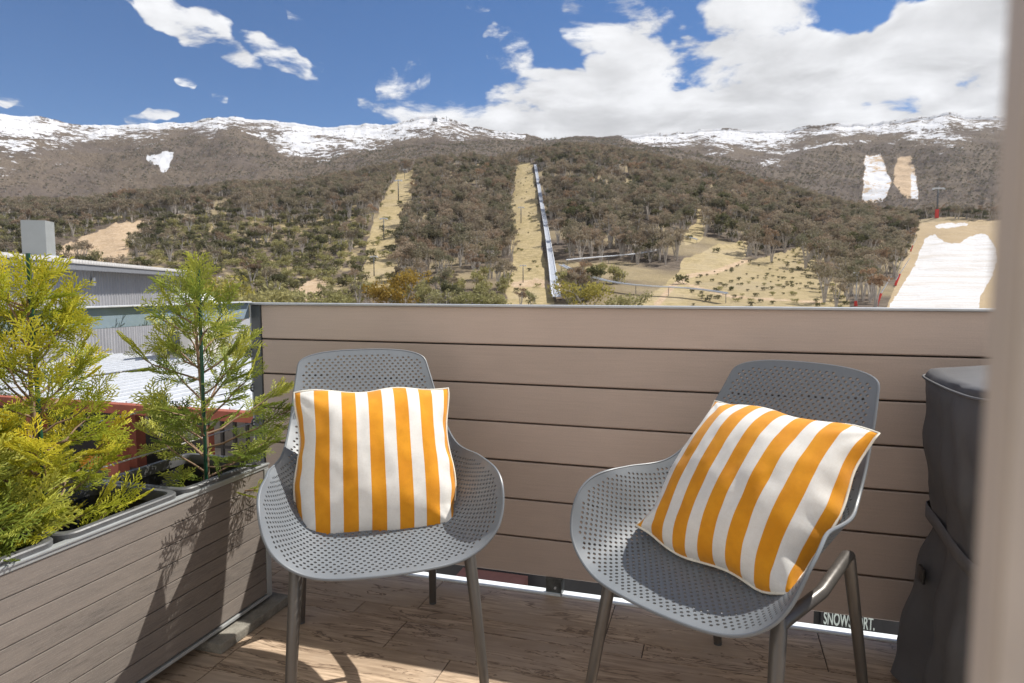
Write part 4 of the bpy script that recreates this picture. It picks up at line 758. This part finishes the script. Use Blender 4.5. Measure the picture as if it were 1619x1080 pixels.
def chair_shell():
    L_ = SP['L']; th_ = np.linspace(0, math.pi, 150); ts = L_ * (1 - np.cos(th_)) / 2; ws = wid(ts); out = [(w_, t) for w_, t in zip(ws, ts)] + [(-w_, t) for w_, t in zip(ws[-2:0:-1], ts[-2:0:-1])]; out = np.array(out)
    # resample evenly
    cl = np.vstack([out, out[:1]]); dl = np.concatenate([[0], np.cumsum(np.linalg.norm(np.diff(cl, axis=0), axis=1))]); N_ = 260; q = np.linspace(0, dl[-1], N_, endpoint=False); out = np.stack([np.interp(q, dl, cl[:, 0]), np.interp(q, dl, cl[:, 1])], 1)
    co = [Vector(p) for p in out]; ed = [(i, (i + 1) % N_) for i in range(N_)]; hid = [-1] * N_; nh = 0; row = 0; t = .018; DX, DT, RH = .0205, .0117, .0043
    while t < L_ - .012:
        s = -.5 + (DX / 2 if row % 2 else 0)
        while s < .5:
            if abs(s) < float(wid(np.array([t]))[0]) - .012 and np.min(np.hypot(out[:, 0] - s, out[:, 1] - t)) > .0225:
                b_ = len(co)
                for k in range(8): a = math.pi * (k + .5) / 4; co.append(Vector((s + RH * 1.12 * math.cos(a), t + RH * math.sin(a)))); hid.append(nh)
                ed += [(b_ + k, b_ + (k + 1) % 8) for k in range(8)]; nh += 1
            s += DX
        t += DT; row += 1
    vc, _, fc, ov, _, _ = delaunay_2d_cdt(co, ed, [], 0, 1e-7); vc = np.array([tuple(v_) for v_ in vc]); oid = [hid[o_[0]] if o_ else -2 for o_ in ov]; F_ = []
    cen = np.array([vc[list(f_)].mean(0) for f_ in fc]); ins = inpoly(cen[:, 0], cen[:, 1], [tuple(p) for p in out])
    for f_, k in zip(fc, ins):
        if not k: continue
        h_ = {oid[i] for i in f_}
        if len(h_) == 1 and list(h_)[0] >= 0: continue
        F_.append(tuple(f_))
    s_, t_ = vc[:, 0], vc[:, 1]; P = surf(s_, t_); Nn = snorm(s_, t_); TH = .0042; n_ = len(P); top = P + Nn * TH / 2; bot = P - Nn * TH / 2; used = {}
    for f_ in F_:
        for a, b in zip(f_, f_[1:] + f_[:1]): used[(a, b)] = 1
    FF = list(F_) + [tuple(i + n_ for i in f_[::-1]) for f_ in F_]
    for (a, b) in used:
        if (b, a) not in used: FF.append((a, a + n_, b + n_, b))
    mb = MB(); mb.add(np.concatenate([top, bot]), FF); rp = surf(out[:, 0], out[:, 1]); nn = snorm(out[:, 0], np.clip(out[:, 1], .004, L_ - .004))
    # rolled edge
    k0 = len(mb.v); NS = 8
    for i in range(N_):
        tan = rp[(i + 1) % N_] - rp[i - 1]; tan /= np.linalg.norm(tan); sd_ = np.cross(nn[i], tan); sd_ /= np.linalg.norm(sd_)
        for k in range(NS): a = 2 * math.pi * k / NS; mb.v.append(tuple(rp[i] + nn[i] * math.cos(a) * .0040 + sd_ * math.sin(a) * .0034 - nn[i] * .0008))
    for i in range(N_):
        for k in range(NS): a = k0 + i * NS + k; b = k0 + i * NS + (k + 1) % NS; c = k0 + ((i + 1) % N_) * NS; mb.f.append((a, b, c + (k + 1) % NS, c + k))
    return mb
def plast(name, col, rough):
    def b(g): p = g.coord('Object'); n_ = g.noise(p, 5, 4, .6); n2 = g.noise(p, 500, 2, .5); cc = g.mix(g.mr(n_, .35, .65), col, tuple(c * 1.07 for c in col)); return {'Base Color': cc, 'Roughness': g.mr(n_, .3, .7, rough - .04, rough + .05), 'Specular IOR Level': .45, 'Normal': g.bump(n2, .12, .0005)}
    return mat(name, b)
M_SHELL = plast('chair_plastic', (.155, .172, .190), .42); M_LEG = simple('chair_leg_paint', (.12, .112, .104), .34, .45, var=.08, scale=6)
shell_mb = chair_shell(); shell_o = shell_mb.obj('shell', M_SHELL, None, True, 38); shell_me = shell_o.data; bpy.data.objects.remove(shell_o)
def legs():
    L_ = {}
    for sx in (-1, 1):
        ft = Vector((sx * .252 * K, -.232 * K, .445 * K)); ff = Vector((sx * .282 * K, -.312 * K, 0)); rt_ = Vector((sx * .222 * K, .19 * K, .488 * K)); rf_ = Vector((sx * .243 * K, .292 * K, 0))
        L_[('f', sx)] = MB().tube([ff, ff.lerp(ft, .04), ff.lerp(ft, .5), ft - Vector((0, 0, .012)), ft + Vector((-sx * .004, .012, .004))], [.0115, .0128, .0150, .0168, .0125], 16)
        L_[('r', sx)] = MB().tube([rf_, rf_.lerp(rt_, .04), rf_.lerp(rt_, .5), rt_ - Vector((0, 0, .01)), rt_], [.0105, .0120, .0135, .0150, .012], 16)
        m1 = ft.lerp(rt_, .5) + Vector((sx * .010, 0, -.010)); L_[('s', sx)] = MB().tube([ft + Vector((0, -.004, -.012)), ft + Vector((0, .02, -.002)), m1, rt_ + Vector((0, -.012, 0)), rt_ + Vector((0, .004, -.004))], [.012, .0145, .0145, .0145, .013], 14)
    return L_
LG = legs()
def make_chair():
    e = empty('armchair'); link('shell', shell_me, e)
    for (k, sx), mb in LG.items(): mb.obj('side_rail' if k == 's' else 'leg', M_LEG, e, True, 60)
    for sx in (-1, 1):
        MB().tube([(sx * .282 * K, -.312 * K, 0), (sx * .281 * K, -.309 * K, .012)], .0125, 14).obj('foot_glide', M_STEEL, e, True, 60); MB().tube([(sx * .243 * K, .292 * K, 0), (sx * .2425 * K, .290 * K, .012)], .0118, 14).obj('foot_glide', M_STEEL, e, True, 60)
    MB().tube([(-.20 * K, -.06, .415 * K), (0, -.06, .40 * K), (.20 * K, -.06, .415 * K)], .010, 12).obj('cross_bar', M_LEG, e, True)
    return e
c1 = make_chair(); c1.location = (-1.051 * K, 1.9244 * K, .0005); c1.rotation_euler = (0, 0, .6109); tag(c1, 'left grey perforated plastic armchair beside the planter', 'chair', 'perforated grey armchairs on the balcony')
c2 = c1.copy(); COL.objects.link(c2)
for o in [o for o in bpy.data.objects if o.parent == c1]: q = o.copy(); COL.objects.link(q); q.parent = c2
c2.location = (.0749 * K, 1.9352 * K, .0005); c2.rotation_euler = (0, 0, -.5857); tag(c2, 'right grey perforated plastic armchair beside the black cover', 'chair', 'perforated grey armchairs on the balcony')

# ------------------------------------------------------------------ cushions
def fabric(g):
    u = g.attr('su'); wv = g.math('ADD', u, g.math('MULTIPLY', g.math('SUBTRACT', g.noise(g.coord('Object'), 6, 2, .5), .5), .006)); fr_ = g.math('FRACT', g.math('ADD', g.math('MULTIPLY', wv, 5.85), .5 + 5)); d_ = g.math('ABSOLUTE', g.math('SUBTRACT', fr_, .5))
    m = g.mr(d_, .262, .270, 1, 0, 'LINEAR'); c = g.coord('Object'); n_ = g.noise(c, 14, 4, .6); w1 = g.noise(g.mapping(c, scale=(1, 1, 12)), 90, 3, .6); w2 = g.noise(g.mapping(c, scale=(12, 1, 1)), 90, 3, .6); wv2 = g.math('ADD', w1, w2)
    o = g.mix(g.mr(n_, .35, .65), (.60, .235, .008), (.70, .295, .012)); wh = g.mix(g.mr(n_, .35, .65), (.66, .655, .63), (.74, .73, .70)); cc = g.mix(m, wh, o); cc = g.mix(g.mr(wv2, .85, 1.2, 0, .12, 'LINEAR'), cc, (.35, .2, .05))
    return {'Base Color': cc, 'Roughness': .85, 'Specular IOR Level': .2, 'Sheen Weight': .15, 'Normal': g.bump(wv2, .35, .0012)}
M_FAB = mat('striped_fabric', fabric); M_PIPE = simple('cream_piping', (.72, .69, .60), .8, var=.1, scale=30)
def cushion(loc, yaw, lean, roll, half, seed, label, crease=1.):
    r = np.random.default_rng(seed); N_ = 90; uu = np.linspace(-1, 1, N_); U, W = np.meshgrid(uu, uu, indexing='ij'); T0 = .092
    V = []; su = []
    edge = lambda a: 1 - .014 * (1 - a ** 2)
    for sgn_ in (-1, 1):
        th = T0 * ((1 - np.abs(U) ** 2.6).clip(0) ** .55) * ((1 - np.abs(W) ** 2.6).clip(0) ** .55)
        X = U * half * edge(W); Zz = W * half * edge(U); n_ = (fbm(U * 2.2 + seed, W * 1.7 + sgn_ * 3, 3, seed) - .5)
        env = ((1 - np.abs(U) ** 3) * (1 - np.abs(W) ** 3)).clip(0) ** .6
        wr = 0
        for cx_, cz_ in ((-1, -1), (1, -1), (1, 1), (-1, 1)):   # gathers running in from each corner
            dx_, dz_ = (U - cx_), (W - cz_); rr_ = np.hypot(dx_, dz_); an = np.arctan2(dz_, dx_); wr = wr + np.sin(an * 9 + seed + cx_ * 2 + cz_) * np.exp(-(rr_ / .42) ** 2) * np.clip(rr_ / .15, 0, 1)
        side = np.sin(W * 17 + seed) * np.exp(-((1 - np.abs(U)) / .16) ** 2) + np.sin(U * 15 + 2 * seed) * np.exp(-((1 - np.abs(W)) / .14) ** 2)
        Y = sgn_ * (th + env * (n_ * .020 * crease + wr * .0075 * crease + side * .0045 * crease))
        X = X + .004 * crease * side * (1 - np.abs(W)) * .5 + U ** 5 * .007 * np.sin(W * 5 + seed); Zz = Zz + W ** 5 * .006 * np.sin(U * 6 + seed * 2)
        ear = np.clip((np.abs(U) - .62) / .38, 0, 1) * np.clip((-W - .66) / .34, 0, 1); Y = Y - ear * .030 * np.where(U > 0, 1, .7); Zz = Zz + ear * .012
        
        V.append(np.stack([X, Y, Zz], -1).reshape(-1, 3)); su.append((U * .5).ravel())
    idx_ = np.arange(N_ * N_).reshape(N_, N_); q = np.stack([idx_[:-1, :-1], idx_[1:, :-1], idx_[1:, 1:], idx_[:-1, 1:]], -1).reshape(-1, 4)
    me_ = fast_mesh('cover', np.concatenate(V), np.concatenate([q, q[:, ::-1] + N_ * N_]), [M_FAB], attrs={'su': np.concatenate(su)}, smooth=True)
    e = empty('striped_cushion', loc); e.rotation_mode = 'QUATERNION'; e.rotation_quaternion = (Matrix.Rotation(yaw, 3, 'Z') @ Matrix.Rotation(lean, 3, 'X') @ Matrix.Rotation(roll, 3, 'Y')).to_quaternion(); tag(e, label, 'cushion', 'yellow and white striped cushions on the chairs')
    link('cover', me_, e); rim_ = []
    for a, b in [(0, 1), (1, 2), (2, 3), (3, 0)]:
        cs_ = [(-1, -1), (1, -1), (1, 1), (-1, 1)]
        for i in range(24): t = i / 24; u = cs_[a][0] * (1 - t) + cs_[b][0] * t; w_ = cs_[a][1] * (1 - t) + cs_[b][1] * t; ue = max(0, (abs(u) - .62) / .38) * max(0, (-w_ - .66) / .34); rim_.append(Vector((u ** 5 * .007 * math.sin(w_ * 5 + seed), -ue * .030 * (1 if u > 0 else .7), w_ ** 5 * .006 * math.sin(u * 6 + seed * 2) + ue * .012)) + Vector((u * half * (1 - .014 * (1 - w_ * w_)) * 1.006, .0015 * math.sin(i * .9 + seed), w_ * half * (1 - .014 * (1 - u * u)) * 1.006)))
    MB().tube(rim_ + [rim_[0]], .0030, 8).obj('piping', M_PIPE, e, True); return e
k1 = cushion((-.898, 1.650, .572), .5521, -.50, .004, .212, 3, 'striped yellow and white cushion standing upright on the left chair')
k2 = cushion((.0860, 1.645, .588), -.6176, -.74, .045, .2125, 8, 'striped yellow and white cushion tilted sideways on the right chair')
MB().box((.2, -.004, -.165), (.216, -.001, -.148)).obj('care_tag', simple('tag_black', (.02, .02, .02), .6), k1)

# ------------------------------------------------------------------ covered grill
M_COVER = simple('cover_fabric', (.092, .092, .096), .62, var=.15, scale=6, bump=.3, bscale=900, bdist=.0006, spec=.4)
def cover():
    e = empty('grill_cover', (.825, 1.83, 0)); tag(e, 'charcoal fabric cover with a waist strap standing at the right end of the wall', 'cover'); N_ = 128
    # z, hx, hy, fold amp, x shift
    S = [(.020, .338, .30, .016, 0), (.12, .326, .285, .015, 0), (.25, .306, .262, .012, 0), (.36, .290, .240, .009, 0), (.425, .272, .226, .006, 0), (.45, .270, .225, .005, 0), (.475, .272, .226, .006, 0), (.56, .290, .238, .010, 0), (.68, .300, .242, .009, 0), (.79, .298, .240, .006, 0), (.845, .292, .236, .004, 0), (.862, .286, .230, .002, .0), (.884, .20, .17, .001, .01), (.905, .12, .10, 0, .04), (.912, .0, .0, 0, .05)]
    zs = np.array([s[0] for s in S]); zz2 = np.concatenate([np.linspace(.02, .845, 60), [.855, .862, .868, .874, .880, .886, .893, .9, .906, .912]]); mb = MB()
    for z_ in zz2:
        hx, hy, am, sh_ = [np.interp(z_, zs, [s[j] for s in S]) for j in (1, 2, 3, 4)]
        for i in range(N_):
            a = 2 * math.pi * i / N_; c, s_ = math.cos(a), math.sin(a); m_ = (abs(c) ** 8 + abs(s_) ** 8) ** (-1 / 8.)
            fo = am * (-1.1 * abs(math.sin(a * 6.5 + .8 + z_ * 1.5)) ** .5 + math.sin(a * 9 + 1.3 + 1.2 * math.sin(z_ * 4)) * .6 + math.sin(a * 17 + z_ * 6) * .25 + .5 * math.sin(a * 5 + z_ * 9)) + .004 * math.sin(z_ * 38 + a * 3) * (am > 0)
            mb.v.append((sh_ + c * m_ * (hx + fo) + (.04 * max(0, z_ - .6) * (c > 0)), s_ * m_ * (hy + fo), z_ + (.05 * c * max(0, (z_ - .8) / .1) if z_ < .9 else .05 * c * .3)))
    n_ = len(zz2); mb.f = [(k * N_ + i, k * N_ + (i + 1) % N_, (k + 1) * N_ + (i + 1) % N_, (k + 1) * N_ + i) for k in range(n_ - 1) for i in range(N_)]; mb.obj('fabric', M_COVER, e, True)
    def ring(z_, g_, w_, nm):
        q = []
        for i in range(97):
            a = 2 * math.pi * i / 96; c, s_ = math.cos(a), math.sin(a); m_ = (abs(c) ** 8 + abs(s_) ** 8) ** (-1 / 8.); hx, hy = [np.interp(z_, zs, [s[j] for s in S]) for j in (1, 2)]; q.append((c * m_ * (hx + g_), s_ * m_ * (hy + g_), z_ + (.05 * c * max(0, (z_ - .8) / .1))))
        MB().tube(q, w_, 6, False).obj(nm, M_COVER, e, True)
    ring(.835, .004, .0035, 'seam');
    mb = MB()
    for z_, g_ in ((.432, .002), (.433, .0045), (.467, .0045), (.468, .002)):
        for i in range(N_): a = 2 * math.pi * i / N_; c, s_ = math.cos(a), math.sin(a); m_ = (abs(c) ** 8 + abs(s_) ** 8) ** (-1 / 8.); mb.v.append((c * m_ * (.2725 + g_), s_ * m_ * (.2275 + g_), z_ + .012 * s_ + .006 * math.sin(3 * a)))
    mb.f = [(k * N_ + i, k * N_ + (i + 1) % N_, (k + 1) * N_ + (i + 1) % N_, (k + 1) * N_ + i) for k in range(3) for i in range(N_)]; mb.obj('strap', simple('strap_grey', (.12, .12, .125), .6), e, True)
    MB().box((-.305, .06, .30), (-.296, .10, .34), .003).obj('buckle', simple('buckle_black', (.015, .015, .015), .4), e)
    return e
cover()

# ------------------------------------------------------------------ house wall with the doorway the photographer stands in
M_REND = simple('house_render', (.78, .73, .66), .8, var=.06, scale=3); M_JAMB = simple('jamb_paint', (.52, .43, .35), .5, var=.05, scale=8); M_JAMB2 = simple('jamb_seal', (.66, .56, .46), .5)
dw = empty('doorway', (0, 0, 0)); tag(dw, 'blurred taupe door frame very close at the right edge of the view', 'doorway')
bx((.041, .1135, -.0035 + .0035), (.30, .122, 2.3)).obj('jamb', M_JAMB, dw); bx((.0418, -.10, 0), (.30, .1132, 2.3)).obj('seal', M_JAMB2, dw)
bx((.3005, -.14, 0), (2.7, .05, 2.7)).obj('wall', M_REND, dw); bx((-3.6, -.30, 0), (-1.0, -.14, 2.7)).obj('wall', M_REND, dw); bx((-1.0, -.30, 2.3), (.3, -.14, 2.7)).obj('lintel', M_REND, dw)

# ------------------------------------------------------------------ thin mountain air
hz = MB().box((-2750, -400, -60), (2750, 2950, 700)).obj('haze', None); struct(hz, 'stuff')
hm = bpy.data.materials.new('thin_air'); hm.use_nodes = True; g = NT(hm.node_tree); ho = g.new('ShaderNodeOutputMaterial'); pv = g.new('ShaderNodeVolumePrincipled'); pv.inputs['Color'].default_value = (.86, .90, 1, 1); pv.inputs['Density'].default_value = .00006; g.l.new(pv.outputs[0], ho.inputs[1]); hz.data.materials.append(hm)
